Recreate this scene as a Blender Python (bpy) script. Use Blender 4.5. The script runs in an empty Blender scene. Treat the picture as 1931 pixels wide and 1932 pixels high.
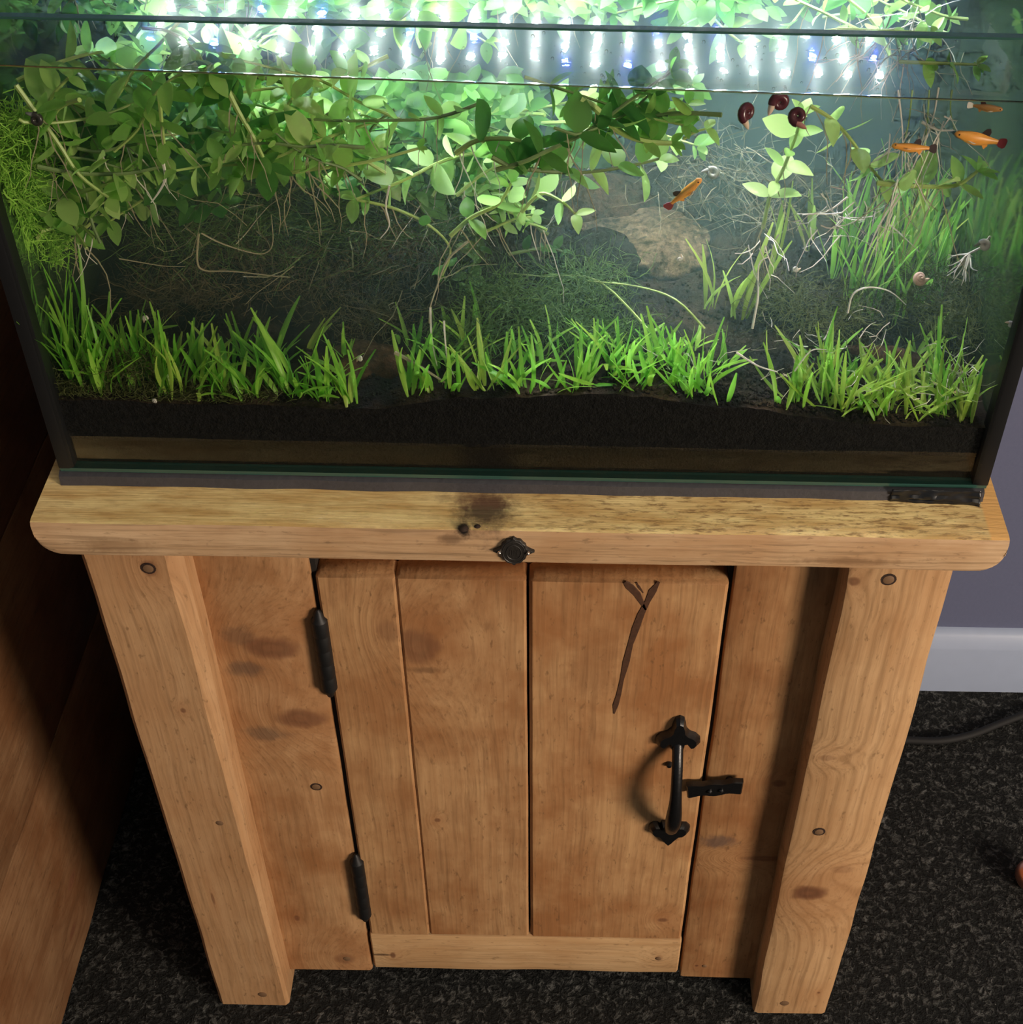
import bpy, bmesh, math, random
from mathutils import Vector, Matrix, noise as mnoise
random.seed(7)
SC = bpy.context.scene
COL = SC.collection
R3 = random.random
def ru(a, b): return a + (b - a) * R3()

# ---------------------------------------------------------------- camera
CAM_ROT = ((0.9998080942330051, -0.018314807806771208, -0.0069528786245332645),
           (0.007624832531992614, 0.6907387287874238, -0.7230642229304344),
           (0.01804540481744663, 0.7228724482010189, 0.690745819384265))
CAM_POS = Vector((0.0256, -0.6872, 1.2356))
FPX, PPX, PPY = 2644.94, 1080.6, 1033.6     # focal length and optical centre in pixels of the 1931 x 1932 frame
cam_data = bpy.data.cameras.new('camera')
cam_data.sensor_fit = 'HORIZONTAL'; cam_data.sensor_width = 36.0
cam_data.lens = FPX / 1931.0 * 36.0
cam_data.shift_x = -(PPX - 965.5) / 1931.0; cam_data.shift_y = (PPY - 966.0) / 1931.0
cam_data.clip_start = 0.02; cam_data.clip_end = 50
cam = bpy.data.objects.new('camera', cam_data); COL.objects.link(cam)
M3 = Matrix(CAM_ROT)
cam.matrix_world = Matrix.Translation(CAM_POS) @ M3.to_4x4()
SC.camera = cam
def at(u, v, y):
    """The point of the photograph's sight line (u, v) that lies at depth y of the room."""
    d = M3 @ Vector((u - PPX, -(v - PPY), -FPX))
    return CAM_POS + d * ((y - CAM_POS.y) / d.y)
def onz(u, v, z):
    d = M3 @ Vector((u - PPX, -(v - PPY), -FPX))
    return CAM_POS + d * ((z - CAM_POS.z) / d.z)

def pix(p):
    c = M3.transposed() @ (Vector(p) - CAM_POS)
    return PPX - FPX * c.x / c.z, PPY + FPX * c.y / c.z
# ---------------------------------------------------------------- world, lights, exposure
w = bpy.data.worlds.new('world'); SC.world = w; w.use_nodes = True
bg = w.node_tree.nodes['Background']
bg.inputs[0].default_value = (0.86, 0.92, 1.0, 1); bg.inputs[1].default_value = 0.10
def area(name, loc, target, size, power, color, shape='DISK'):
    l = bpy.data.lights.new(name, 'AREA'); l.shape = shape; l.size = size; l.energy = power; l.color = color
    o = bpy.data.objects.new(name, l); COL.objects.link(o); o.location = loc
    o.rotation_euler = (Vector(target) - Vector(loc)).to_track_quat('-Z', 'Y').to_euler()
    return o
area('overhead_fill', (0.35, -0.75, 2.35), (0.05, 0.1, 0.5), 0.9, 5.0, (1.0, 0.86, 0.68))  # unseen soft overhead light, added to brighten the board top and carpet
area('room_lamp', (1.95, -1.60, 1.00), (0.0, 0.0, 0.45), 0.75, 62.0, (1.0, 0.83, 0.67))
SC.view_settings.view_transform = 'Standard'
SC.view_settings.look = 'None'
SC.view_settings.exposure = 0.0
SC.view_settings.gamma = 1.0
SC.view_settings.use_curve_mapping = False
SC.cycles.transparent_max_bounces = 24
SC.cycles.max_bounces = 4
SC.cycles.diffuse_bounces = 3
SC.cycles.glossy_bounces = 3
SC.cycles.volume_bounces = 0
SC.cycles.use_adaptive_sampling = True
SC.cycles.adaptive_threshold = 0.12
SC.cycles.adaptive_min_samples = 12
SC.cycles.sample_clamp_indirect = 6.0

# ---------------------------------------------------------------- mesh helpers
class MB:
    def __init__(s): s.v = []; s.f = []
    def add(s, vs, fs):
        n = len(s.v); s.v += [tuple(p) for p in vs]; s.f += [tuple(i + n for i in q) for q in fs]
    def box(s, a, b):
        x0, y0, z0 = a; x1, y1, z1 = b
        s.add([(x0,y0,z0),(x1,y0,z0),(x1,y1,z0),(x0,y1,z0),(x0,y0,z1),(x1,y0,z1),(x1,y1,z1),(x0,y1,z1)],
              [(0,3,2,1),(4,5,6,7),(0,1,5,4),(1,2,6,5),(2,3,7,6),(3,0,4,7)])
    def tube(s, pts, rad, n=6, caps=True):
        pts = [Vector(p) for p in pts]
        if not hasattr(rad, '__len__'): rad = [rad] * len(pts)
        vs, fs = [], []; ref = None
        for i, p in enumerate(pts):
            t = (pts[min(i+1, len(pts)-1)] - pts[max(i-1, 0)])
            t = t.normalized() if t.length > 1e-9 else Vector((0,0,1))
            if ref is None:
                ref = t.orthogonal().normalized()
            else:
                ref = (ref - t * ref.dot(t))
                ref = ref.normalized() if ref.length > 1e-9 else t.orthogonal().normalized()
            b = t.cross(ref)
            for k in range(n):
                a = 2 * math.pi * k / n
                vs.append(p + (ref * math.cos(a) + b * math.sin(a)) * rad[i])
        for i in range(len(pts) - 1):
            for k in range(n):
                k2 = (k + 1) % n
                fs.append((i*n+k, i*n+k2, (i+1)*n+k2, (i+1)*n+k))
        if caps:
            fs.append(tuple(range(n))[::-1]); fs.append(tuple((len(pts)-1)*n + k for k in range(n)))
        s.add(vs, fs)
    def lathe(s, prof, c=(0,0,0), n=20, ax='z'):
        vs, fs = [], []
        for (r, h) in prof:
            for k in range(n):
                a = 2*math.pi*k/n; p = (r*math.cos(a), r*math.sin(a), h)
                if ax == 'y': p = (p[0], -p[2], p[1])
                vs.append((c[0]+p[0], c[1]+p[1], c[2]+p[2]))
        m = len(prof)
        for i in range(m-1):
            for k in range(n):
                k2 = (k+1) % n
                fs.append((i*n+k, i*n+k2, (i+1)*n+k2, (i+1)*n+k))
        fs.append(tuple(range(n))[::-1]); fs.append(tuple((m-1)*n+k for k in range(n)))
        s.add(vs, fs)
    def prism(s, poly, y0, y1, inset=0.0, round_=0.0):
        """polygon in XZ extruded from y1 (back) to y0 (front), with an inset front rim for a soft edge"""
        n = len(poly); cx = sum(p[0] for p in poly)/n; cz = sum(p[1] for p in poly)/n
        rings = [(y1, 0.0), (y0 + round_, 0.0), (y0, inset)]
        vs, fs = [], []
        for y, k in rings:
            for (x, z) in poly: vs.append((x + (cx-x)*k, y, z + (cz-z)*k))
        for r in range(2):
            for i in range(n):
                j = (i+1) % n; fs.append((r*n+i, r*n+j, (r+1)*n+j, (r+1)*n+i))
        fs.append(tuple(range(n))[::-1]); fs.append(tuple(2*n+i for i in range(n)))
        s.add(vs, fs)
    def mesh(s, name, smooth=True):
        me = bpy.data.meshes.new(name); me.from_pydata(s.v, [], s.f); me.update()
        bm = bmesh.new(); bm.from_mesh(me); bmesh.ops.recalc_face_normals(bm, faces=bm.faces); bm.to_mesh(me); bm.free()
        if smooth:
            for p in me.polygons: p.use_smooth = True
            try: me.set_sharp_from_angle(angle=math.radians(42))
            except Exception: pass
        return me
    def build(s, name, mat, parent=None, smooth=True, loc=None):
        return put(name, s.mesh(name, smooth), mat, parent, loc)
def put(name, me, mat=None, parent=None, loc=None):
    o = bpy.data.objects.new(name, me); COL.objects.link(o)
    if mat is not None and not me.materials: me.materials.append(mat)
    if parent is not None: o.parent = parent
    if loc is not None: o.location = loc
    return o
def tag(o, label=None, cat=None, group=None, kind=None):
    if label: o['label'] = label
    if cat: o['category'] = cat
    if group: o['group'] = group
    if kind: o['kind'] = kind
    return o
def empty(name, loc=(0,0,0), parent=None):
    o = bpy.data.objects.new(name, None); COL.objects.link(o); o.location = loc
    o.empty_display_size = 0.02
    if parent is not None: o.parent = parent
    return o
def thing(name, label, cat, loc=(0,0,0), group=None):
    return tag(empty(name, loc), label, cat, group)

# ---------------------------------------------------------------- material helpers
class NT:
    def __init__(s, name):
        s.m = bpy.data.materials.new(name); s.m.use_nodes = True
        s.t = s.m.node_tree; s.t.nodes.clear()
        s.out = s.n('ShaderNodeOutputMaterial')
    def n(s, typ, **kw):
        nd = s.t.nodes.new(typ)
        for k, v in kw.items(): setattr(nd, k, v)
        return nd
    def l(s, a, b): s.t.links.new(a, b)
    def val(s, sock, v):
        if isinstance(v, bpy.types.NodeSocket): s.l(v, sock)
        else: sock.default_value = v
    def math(s, op, a, b=None, c=None, clamp=False):
        nd = s.n('ShaderNodeMath', operation=op); nd.use_clamp = clamp
        s.val(nd.inputs[0], a)
        if b is not None: s.val(nd.inputs[1], b)
        if c is not None: s.val(nd.inputs[2], c)
        return nd.outputs[0]
    def vmath(s, op, a, b=None):
        nd = s.n('ShaderNodeVectorMath', operation=op); s.val(nd.inputs[0], a)
        if b is not None: s.val(nd.inputs[1], b)
        return nd.outputs['Value'] if op in ('LENGTH', 'DISTANCE', 'DOT_PRODUCT') else nd.outputs[0]
    def noise(s, vec, scale, detail=3, rough=0.55, dist=0.0):
        nd = s.n('ShaderNodeTexNoise'); s.val(nd.inputs['Vector'], vec)
        nd.inputs['Scale'].default_value = scale; nd.inputs['Detail'].default_value = detail
        nd.inputs['Roughness'].default_value = rough; nd.inputs['Distortion'].default_value = dist
        return nd.outputs[0]
    def ramp(s, fac, stops):
        nd = s.n('ShaderNodeValToRGB'); s.val(nd.inputs[0], fac)
        e = nd.color_ramp.elements
        while len(e) < len(stops): e.new(0.5)
        for i, (p, c) in enumerate(stops):
            e[i].position = p; e[i].color = (c[0], c[1], c[2], 1) if hasattr(c, '__len__') else (c, c, c, 1)
        return nd.outputs[0]
    def mix(s, fac, a, b, blend='MIX'):
        nd = s.n('ShaderNodeMix', data_type='RGBA', blend_type=blend)
        s.val(nd.inputs[0], fac)
        for sock, v in ((nd.inputs[6], a), (nd.inputs[7], b)):
            if isinstance(v, bpy.types.NodeSocket): s.l(v, sock)
            else: sock.default_value = (v[0], v[1], v[2], 1)
        return nd.outputs[2]
    def obj(s): return s.n('ShaderNodeTexCoord').outputs['Object']
    def rnd(s): return s.n('ShaderNodeObjectInfo').outputs['Random']
    def bump(s, h, strength=0.3, dist=0.001):
        nd = s.n('ShaderNodeBump'); s.l(h, nd.inputs['Height'])
        nd.inputs['Strength'].default_value = strength; nd.inputs['Distance'].default_value = dist
        return nd.outputs[0]
    def pbr(s, color, rough=0.5, metal=0.0, normal=None, spec=0.5, **kw):
        b = s.n('ShaderNodeBsdfPrincipled')
        if isinstance(color, bpy.types.NodeSocket): s.l(color, b.inputs['Base Color'])
        else: b.inputs['Base Color'].default_value = (color[0], color[1], color[2], 1)
        s.val(b.inputs['Roughness'], rough); b.inputs['Metallic'].default_value = metal
        b.inputs['Specular IOR Level'].default_value = spec
        if normal is not None: s.l(normal, b.inputs['Normal'])
        for k, v in kw.items(): b.inputs[k].default_value = v
        s.l(b.outputs[0], s.out.inputs[0]); return b

def simple(name, color, rough=0.5, metal=0.0, spec=0.5, var=0.0, scale=60, bump=0.0):
    t = NT(name); c = color; nrm = None
    if var or bump:
        f = t.noise(t.obj(), scale, 4)
        if var: c = t.mix(f, tuple(x*(1-var) for x in color), tuple(min(1, x*(1+var)) for x in color))
        if bump: nrm = t.bump(f, bump, 0.001)
    t.pbr(c, rough, metal, nrm, spec); return t.m

def wood(name, axis='z', light=(0.56,0.31,0.125), dark=(0.33,0.155,0.05), knots=(), seed=0.0, ring=0.35, blotch=0.5,
         fine=1.0, stains=(), rough=0.5, bump=0.25, freq=1.0, top=None):
    """pine: grain along axis, knots = (point, radius across, radius along, depth of colour), stains = (point, (rx,ry,rz), colour, amount)"""
    t = NT(name); P = t.obj()
    ia = 'xyz'.index(axis)
    off = t.vmath('ADD', P, (seed*3.1, seed*1.7, seed*2.3))
    wv = t.noise(off, 9.0, 2)
    F = t.math('MULTIPLY', t.math('SUBTRACT', wv, 0.5), 0.009)
    masks = []
    for (pt, ra, rl, dk) in knots:
        s = [1/ra]*3; s[ia] = 1/rl
        q = t.vmath('MULTIPLY', t.vmath('SUBTRACT', P, tuple(pt)), tuple(s))
        jit = t.noise(P, 70, 2)
        d = t.math('ADD', t.vmath('LENGTH', q), t.math('MULTIPLY', t.math('SUBTRACT', jit, 0.5), 0.7))
        s2 = [1/(ra*2.6)]*3; s2[ia] = 1/(rl*3.6)
        q2 = t.vmath('LENGTH', t.vmath('MULTIPLY', t.vmath('SUBTRACT', P, tuple(pt)), tuple(s2)))
        g = t.math('POWER', 2.718, t.math('MULTIPLY', t.math('MULTIPLY', q2, q2), -1.0))
        F = t.math('ADD', F, t.math('MULTIPLY', g, ra*2.2))
        mr = t.n('ShaderNodeMapRange'); mr.interpolation_type = 'SMOOTHSTEP'
        t.l(d, mr.inputs[0]); mr.inputs[1].default_value = 1.15; mr.inputs[2].default_value = 0.62
        mr.inputs[3].default_value = 0; mr.inputs[4].default_value = dk
        rg = t.math('ADD', t.math('MULTIPLY', t.math('SINE', t.math('MULTIPLY', d, 11.0)), 0.12), 0.80)
        masks.append((mr.outputs[0], rg, t.math('MULTIPLY', g, 0.45*dk)))
    sc = [1.0]*3; sc[ia] = 0.035
    gv = t.vmath('MULTIPLY', off, tuple(sc))
    comb = t.n('ShaderNodeCombineXYZ')
    for i in range(3):
        if i != ia: t.l(F, comb.inputs[i])
    gv = t.vmath('ADD', gv, comb.outputs[0])
    g1 = t.noise(gv, 120*freq, 4, 0.62)
    g2 = t.noise(gv, 330, 3, 0.65)
    wav = t.n('ShaderNodeTexWave', wave_type='BANDS', bands_direction='X' if axis != 'x' else 'Z')
    t.l(gv, wav.inputs['Vector']); wav.inputs['Scale'].default_value = 40*freq; wav.inputs['Distortion'].default_value = 1.6
    wav.inputs['Detail'].default_value = 2.0; wav.inputs['Detail Scale'].default_value = 1.2
    rings = t.math('POWER', wav.outputs['Fac'], 5.0)
    bl = t.noise(off, 13, 4, 0.6)
    c = t.mix(t.ramp(g1, [(0.25, 0.25), (0.68, 1.0)]), dark, light)
    c = t.mix(t.math('MULTIPLY', rings, ring), c, tuple(x*0.55 for x in dark))
    c = t.mix(t.math('MULTIPLY', t.ramp(bl, [(0.40, 0.0), (0.66, 1.0)]), min(1, blotch*1.25)), c, (dark[0]*0.86, dark[1]*0.70, dark[2]*0.52))
    s3 = [1.0]*3; s3[ia] = 0.30
    bl2 = t.noise(t.vmath('MULTIPLY', off, tuple(s3)), 62, 4, 0.65)
    c = t.mix(t.math('MULTIPLY', t.ramp(bl2, [(0.46, 0.0), (0.70, 1.0)]), blotch*0.62), c, (dark[0]*0.72, dark[1]*0.58, dark[2]*0.45))
    c = t.mix(t.math('MULTIPLY', t.ramp(g2, [(0.50, 0.0), (0.74, 1.0)]), min(1, 0.48*fine)), c, tuple(x*0.46 for x in dark))
    # tiny pores and specks
    s5 = [1.0]*3; s5[ia] = 0.4; sp = t.noise(t.vmath('MULTIPLY', off, tuple(s5)), 260, 3, 0.6)
    c = t.mix(t.math('MULTIPLY', t.ramp(sp, [(0.62, 0.0), (0.72, 1.0)]), 0.55), c, tuple(x*0.40 for x in dark))
    if top:  # up-facing faces painted paler and yellower, standing in for light on the board
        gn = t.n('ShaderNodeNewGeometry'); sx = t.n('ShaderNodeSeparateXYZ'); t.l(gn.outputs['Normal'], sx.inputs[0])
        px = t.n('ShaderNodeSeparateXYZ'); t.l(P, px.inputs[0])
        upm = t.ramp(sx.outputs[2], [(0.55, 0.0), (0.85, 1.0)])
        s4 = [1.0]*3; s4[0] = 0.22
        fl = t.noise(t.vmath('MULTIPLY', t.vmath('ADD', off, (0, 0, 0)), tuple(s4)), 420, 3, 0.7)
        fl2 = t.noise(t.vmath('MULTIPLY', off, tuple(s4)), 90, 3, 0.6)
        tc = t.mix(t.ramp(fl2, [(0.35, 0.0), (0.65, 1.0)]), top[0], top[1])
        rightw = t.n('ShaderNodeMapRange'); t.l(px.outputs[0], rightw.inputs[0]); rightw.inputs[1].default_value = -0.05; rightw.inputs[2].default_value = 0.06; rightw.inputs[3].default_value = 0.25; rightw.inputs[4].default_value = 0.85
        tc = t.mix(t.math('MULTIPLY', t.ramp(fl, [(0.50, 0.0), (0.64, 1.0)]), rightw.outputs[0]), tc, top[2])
        edge = t.n('ShaderNodeMapRange'); t.l(px.outputs[0], edge.inputs[0]); edge.inputs[1].default_value = 0.2965; edge.inputs[2].default_value = 0.2985  # orange band paints the warm light along the right end
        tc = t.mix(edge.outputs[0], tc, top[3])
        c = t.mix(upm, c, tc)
    for (mk, rg, gl) in masks:
        c = t.mix(gl, c, (dark[0]*0.92, dark[1]*0.70, dark[2]*0.55))
        kc = t.mix(rg, (0.040, 0.016, 0.008), (0.19, 0.070, 0.028))
        c = t.mix(mk, c, kc)
    for (pt, rr, colr, amt) in stains:
        q = t.vmath('MULTIPLY', t.vmath('SUBTRACT', P, tuple(pt)), tuple(1/x for x in rr))
        d = t.math('ADD', t.vmath('LENGTH', q), t.math('MULTIPLY', t.math('SUBTRACT', t.noise(P, 90, 4, 0.7), 0.5), 1.5))
        mr = t.n('ShaderNodeMapRange'); mr.interpolation_type = 'SMOOTHSTEP'
        t.l(d, mr.inputs[0]); mr.inputs[1].default_value = 1.15; mr.inputs[2].default_value = 0.3
        mr.inputs[3].default_value = 0; mr.inputs[4].default_value = amt
        c = t.mix(mr.outputs[0], c, colr)
    hs = t.n('ShaderNodeHueSaturation'); hs.inputs['Saturation'].default_value = 0.94; hs.inputs['Value'].default_value = 1.06; t.l(c, hs.inputs['Color']); c = hs.outputs[0]
    h = t.math('ADD', t.math('MULTIPLY', g2, 0.7), t.math('MULTIPLY', rings, 0.25))
    t.pbr(c, t.math('ADD', t.math('MULTIPLY', g1, 0.18), rough - 0.08), 0.0, t.bump(h, bump, 0.0012), 0.35)
    return t.m

# ---------------------------------------------------------------- key sizes (metres)
T = 0.6421            # inside base of the tank
WL = T + 0.2625       # water level at the tank middle; the tank stands a little out of level
GT = T + 0.2966       # rim of the glass
def wl(x): return WL - 0.0158*x
TW, TD = 0.300, 0.300 # half width and depth of the tank
YL, YP, YF = -0.0292, -0.004, -0.0391  # leg face, panel face, top board face
ZB, ZT = 0.6000, 0.6301                # underside and top of the board
WALL = 0.392
LEDP = 1850.0         # radiance of one lamp diode

# ---------------------------------------------------------------- the setting
t = NT('carpet'); P = t.obj()
n1 = t.noise(P, 135, 4, 0.72, 0.8); n2 = t.noise(P, 60, 3, 0.6); n3 = t.noise(P, 9, 2); n4 = t.noise(P, 300, 2, 0.6)
sp = t.math('MULTIPLY', t.ramp(n1, [(0.50, 0.0), (0.70, 1.0)]), t.ramp(n2, [(0.35, 0.25), (0.68, 1.0)]))
c = t.mix(sp, (0.018, 0.019, 0.0185), (0.25, 0.255, 0.24))
c = t.mix(t.ramp(n4, [(0.71, 0.0), (0.77, 1.0)]), c, (0.36, 0.36, 0.34))
c = t.mix(t.math('MULTIPLY', n3, 0.35), c, (0.016, 0.017, 0.016))
t.pbr(c, 0.95, 0, t.bump(t.math('ADD', n1, t.math('MULTIPLY', n4, 0.5)), 1.0, 0.006), 0.1)
mb = MB(); mb.box((-3.0, -2.6, -0.05), (3.0, WALL + 0.1, 0.0))
tag(mb.build('floor', t.m, smooth=False), 'charcoal speckled carpet covering the floor', kind='structure')

t = NT('wall_paint'); n = t.noise(t.obj(), 240, 3)
t.pbr(t.mix(n, (0.112, 0.128, 0.215), (0.126, 0.142, 0.235)), 0.75, 0, t.bump(n, 0.15, 0.001), 0.3)
mb = MB(); mb.box((-3.0, WALL, 0.0), (3.0, WALL + 0.1, 2.5))
tag(mb.build('wall_back', t.m, smooth=False), 'blue grey painted wall behind the aquarium cabinet', kind='structure')

mb = MB()
prof = [(0.0, 0.0), (0.0, 0.070), (0.001, 0.073), (0.006, 0.086), (0.011, 0.0915), (0.015, 0.0928), (0.015, 0.0)]
vs = []; fs = []
for x in (-3.0, 3.0):
    for (dy, z) in prof: vs.append((x, WALL - 0.015 + dy, z))
k = len(prof)
for i in range(k): j = (i+1) % k; fs.append((i, j, k+j, k+i))
fs += [tuple(range(k))[::-1], tuple(k+i for i in range(k))]
mb.add(vs, fs)
tag(mb.build('baseboard_back', simple('baseboard_paint', (0.36, 0.43, 0.58), 0.35, var=0.04)), 'pale painted baseboard along the back wall', kind='structure')

# ---------------------------------------------------------------- timber builder
def timber(axis, lo, hi, r=0.003, seg=24, wob=0.0012, seed=0.0, corner=None, ends=0.0015, nc=3):
    """a sawn board between lo and hi, rounded on its four long edges; corner(i, t) gives the radius of edge i at t along it"""
    ia = 'xyz'.index(axis); ib, ic = [(1, 2), (2, 0), (0, 1)][ia]
    a0, a1 = lo[ia], hi[ia]; b0, b1 = lo[ib], hi[ib]; c0, c1 = lo[ic], hi[ic]
    mb = MB(); vs = []; fs = []
    ts = [0.0, 0.0] + [i/seg for i in range(1, seg)] + [1.0, 1.0]
    ins = [ends, 0.0] + [0.0]*(seg-1) + [0.0, ends]
    L = a1 - a0
    cs = [(b1, c1, 0), (b0, c1, 1), (b0, c0, 2), (b1, c0, 3)]
    for j, tt in enumerate(ts):
        a = a0 + L*tt
        if j == 1: a += ends
        if j == len(ts)-2: a -= ends
        for (bb, cc, q) in cs:
            rr = corner(q, tt) if corner else r
            rr = max(rr, min(ends, 0.0015)*1.2)
            sb = 1 if bb == b1 else -1; sc_ = 1 if cc == c1 else -1
            jb = mnoise.noise(Vector((a*14+seed*7.3, q*5.1, seed)))*wob
            jc = mnoise.noise(Vector((a*14+seed*3.9, q*5.1+40, seed)))*wob
            for k in range(nc):
                ang = (q*90 + 90*k/(nc-1))*math.pi/180
                b = bb - sb*rr + math.cos(ang)*rr + jb - sb*ins[j]
                c = cc - sc_*rr + math.sin(ang)*rr + jc - sc_*ins[j]
                p = [0, 0, 0]; p[ia] = a; p[ib] = b; p[ic] = c; vs.append(p)
    n = 4*nc
    for j in range(len(ts)-1):
        for k in range(n):
            k2 = (k+1) % n; fs.append((j*n+k, j*n+k2, (j+1)*n+k2, (j+1)*n+k))
    fs += [tuple(range(n))[::-1], tuple((len(ts)-1)*n+k for k in range(n))]
    mb.add(vs, fs); return mb

M_black = simple('black_iron', (0.005, 0.005, 0.0055), 0.34, 0.0, 0.6, bump=0.35, scale=160)
M_hinge = simple('black_hinge', (0.005, 0.005, 0.005), 0.55)
M_plug = simple('screw_plug', (0.20, 0.115, 0.06), 0.5, var=0.2)
M_hole = simple('dark_hole', (0.030, 0.013, 0.006), 0.8)
M_brass = simple('pin_metal', (0.80, 0.66, 0.55), 0.25, 1.0)

# ---------------------------------------------------------------- the aquarium cabinet
cab = thing('aquarium_cabinet', 'honey coloured reclaimed pine cabinet with plank door standing under the aquarium', 'cabinet', (0, 0, 0))
def K(u, v, y, ra, rl, dk): return (at(u, v, y), ra, rl, dk)
L0, L1, L2, L3 = -0.2910, -0.2258, 0.2139, 0.2846

# top board: rounded lower ends, live front edge
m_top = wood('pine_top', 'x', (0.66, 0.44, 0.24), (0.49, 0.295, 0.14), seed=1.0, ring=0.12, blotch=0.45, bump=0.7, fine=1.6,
    top=((0.66, 0.40, 0.12), (0.95, 0.71, 0.29), (0.30, 0.16, 0.05), (0.86, 0.46, 0.12)),  # top colours with the tank glow and warm end light painted in
    stains=[(onz(915, 965, ZT), (0.022, 0.022, 0.02), (0.055, 0.032, 0.022), 0.9),
            (onz(905, 940, ZT), (0.030, 0.012, 0.02), (0.16, 0.055, 0.03), 0.55),
            (onz(876, 996, ZT), (0.005, 0.006, 0.01), (0.012, 0.008, 0.006), 1.0),
            (at(852, 1018, YF), (0.010, 0.01, 0.006), (0.10, 0.05, 0.025), 0.6),
            (at(1600, 1060, YF), (0.040, 0.01, 0.004), (0.18, 0.09, 0.035), 0.55),
            (at(215, 1030, YF), (0.030, 0.01, 0.008), (0.25, 0.13, 0.05), 0.5)])
mb = MB(); seg = 60
def top_ring(x, endk):
    # YZ outline of the board at x; endk lifts the underside near the ends
    y0 = YF + mnoise.noise(Vector((x*9, 2.0, 0)))*0.0016; y1 = 0.345
    zb = ZB + endk; zt = ZT + mnoise.noise(Vector((x*7, 9.0, 0)))*0.0006
    pts = [(y0+0.004, zt), (y0+0.0012, zt-0.001), (y0, zt-0.004), (y0+0.0004, zt-0.014), (y0, zb+0.006), (y0+0.0015, zb+0.0015), (y0+0.006, zb), (y1, zb), (y1, zt)]
    return pts
xs = []; X0, X1 = -0.3115, 0.3095
for i in range(seg+1): xs.append(X0 + (X1-X0)*i/seg)
xs = sorted(set(xs + [X0+d for d in (0.0004, 0.001, 0.002, 0.0035, 0.006, 0.009, 0.013)] + [X1-d for d in (0.0004, 0.001, 0.002, 0.0035, 0.006, 0.009, 0.013)]))
vs = []; fs = []; n = 9
for x in xs:
    d = min(x - X0, X1 - x); RR = 0.018
    lift = RR*0.85 - math.sqrt(max(0, (RR*0.85)**2 - max(0, RR*0.85 - d*0.95)**2)) if d < RR else 0.0
    for (y, z) in top_ring(x, lift): vs.append((x, y, z))
for j in range(len(xs)-1):
    for k in range(n): k2 = (k+1) % n; fs.append((j*n+k, j*n+k2, (j+1)*n+k2, (j+1)*n+k))
fs += [tuple(range(n))[::-1], tuple((len(xs)-1)*n+k for k in range(n))]
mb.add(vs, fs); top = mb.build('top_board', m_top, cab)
tag(top, 'thick top board with a rough sawn face and a burnt knot')
# knot chips on the front arris
for (u, v, s) in ((875, 997, 0.0034), (901, 993, 0.0022)):
    p = onz(u, v, ZT); b = MB(); b.lathe([(s*0.4, 0.0), (s, 0.0006), (s*0.7, s*0.5), (s*0.15, s*0.7)], (p.x, p.y, ZT - 0.0006), 8)
    b.build('knot_chip', M_hole, top)

# badge
bd = at(970, 1037, YF)
poly = []
for i in range(64):
    a = 2*math.pi*i/64; r = 0.0084 + 0.00025*math.cos(12*a)
    ca, sa = math.cos(a), math.sin(a)
    x = ca*r*1.05; z = sa*r
    if abs(sa) < 0.30: x = math.copysign(0.0084 + 0.0052*(1 - abs(sa)/0.30)**1.2, ca)
    if abs(ca) < 0.12: z = math.copysign(0.0086 + 0.0006*(1 - abs(ca)/0.12), sa)
    poly.append((bd.x + x*0.98, bd.z + z*1.32))
mb = MB(); mb.prism(poly, YF - 0.0026, YF + 0.001, 0.06, 0.0006)
badge = mb.build('badge', simple('badge_black', (0.022, 0.019, 0.016), 0.45, bump=0.4, scale=500), cab)
tag(badge, 'small black scalloped maker badge on the board edge')
mb = MB()
for r0 in (0.0071, 0.0047):
    ring = [(bd.x + math.cos(a)*r0, YF - 0.0027, bd.z + math.sin(a)*r0*1.32) for a in [2*math.pi*i/40 for i in range(41)]]
    mb.tube(ring, 0.00030, 5, False)
for dx in (-0.0024, -0.0012, 0.0, 0.0012, 0.0024):
    mb.tube([(bd.x+dx, YF-0.0027, bd.z-0.002), (bd.x+dx, YF-0.0027, bd.z+0.002)], 0.00025, 5)
mb.build('badge_relief', simple('badge_relief', (0.035, 0.031, 0.027), 0.4), badge)
for s in (-1, 1):
    mb = MB(); mb.lathe([(0.0012, -0.0004), (0.0013, 0.0012), (0.0009, 0.0020), (0.0002, 0.0023)], (bd.x + s*0.0092, YF - 0.0022, bd.z), 10, 'y')
    mb.build('pin', M_brass, badge)

# legs
def screw(parent, u, v, y, r, mat=M_plug, ring=True):
    p = at(u, v, y)
    if ring:
        mb = MB(); mb.lathe([(r*1.25, -0.0003), (r*1.2, 0.00035), (r*0.9, 0.0004)], (p.x, y, p.z), 14, 'y'); o = mb.build('screw_rim', M_hole, parent)
    mb = MB(); mb.lathe([(r*0.85, 0.0), (r*0.85, 0.0006), (r*0.6, 0.0010), (r*0.1, 0.0011)], (p.x, y, p.z), 12, 'y')
    mb.build('screw', mat, parent)
mll = wood('pine_leg_front_left', 'z', (0.56,0.325,0.150), (0.42,0.22,0.085), seed=2.0, ring=0.05, blotch=0.30,
           knots=[K(280,1072,YL,0.006,0.0075,0.7), K(346,1340,YL,0.0022,0.003,0.7), K(402,1695,YL,0.0012,0.010,0.6)])
def c_ll(q, tt):   # front inner edge: waney chamfer that fades towards the foot; ring order b=x, c=y for axis z
    if q == 3: return 0.0030 + 0.0075*max(0, min(1, (tt-0.20)/0.8))**0.8 * (0.85+0.3*mnoise.noise(Vector((tt*9, 1, 1))))
    return 0.0035
leg = timber('z', (L0, YL, 0.0), (L1, YL+0.067, ZB), corner=c_ll, seed=2, nc=2).build('leg', mll, cab)
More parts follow.
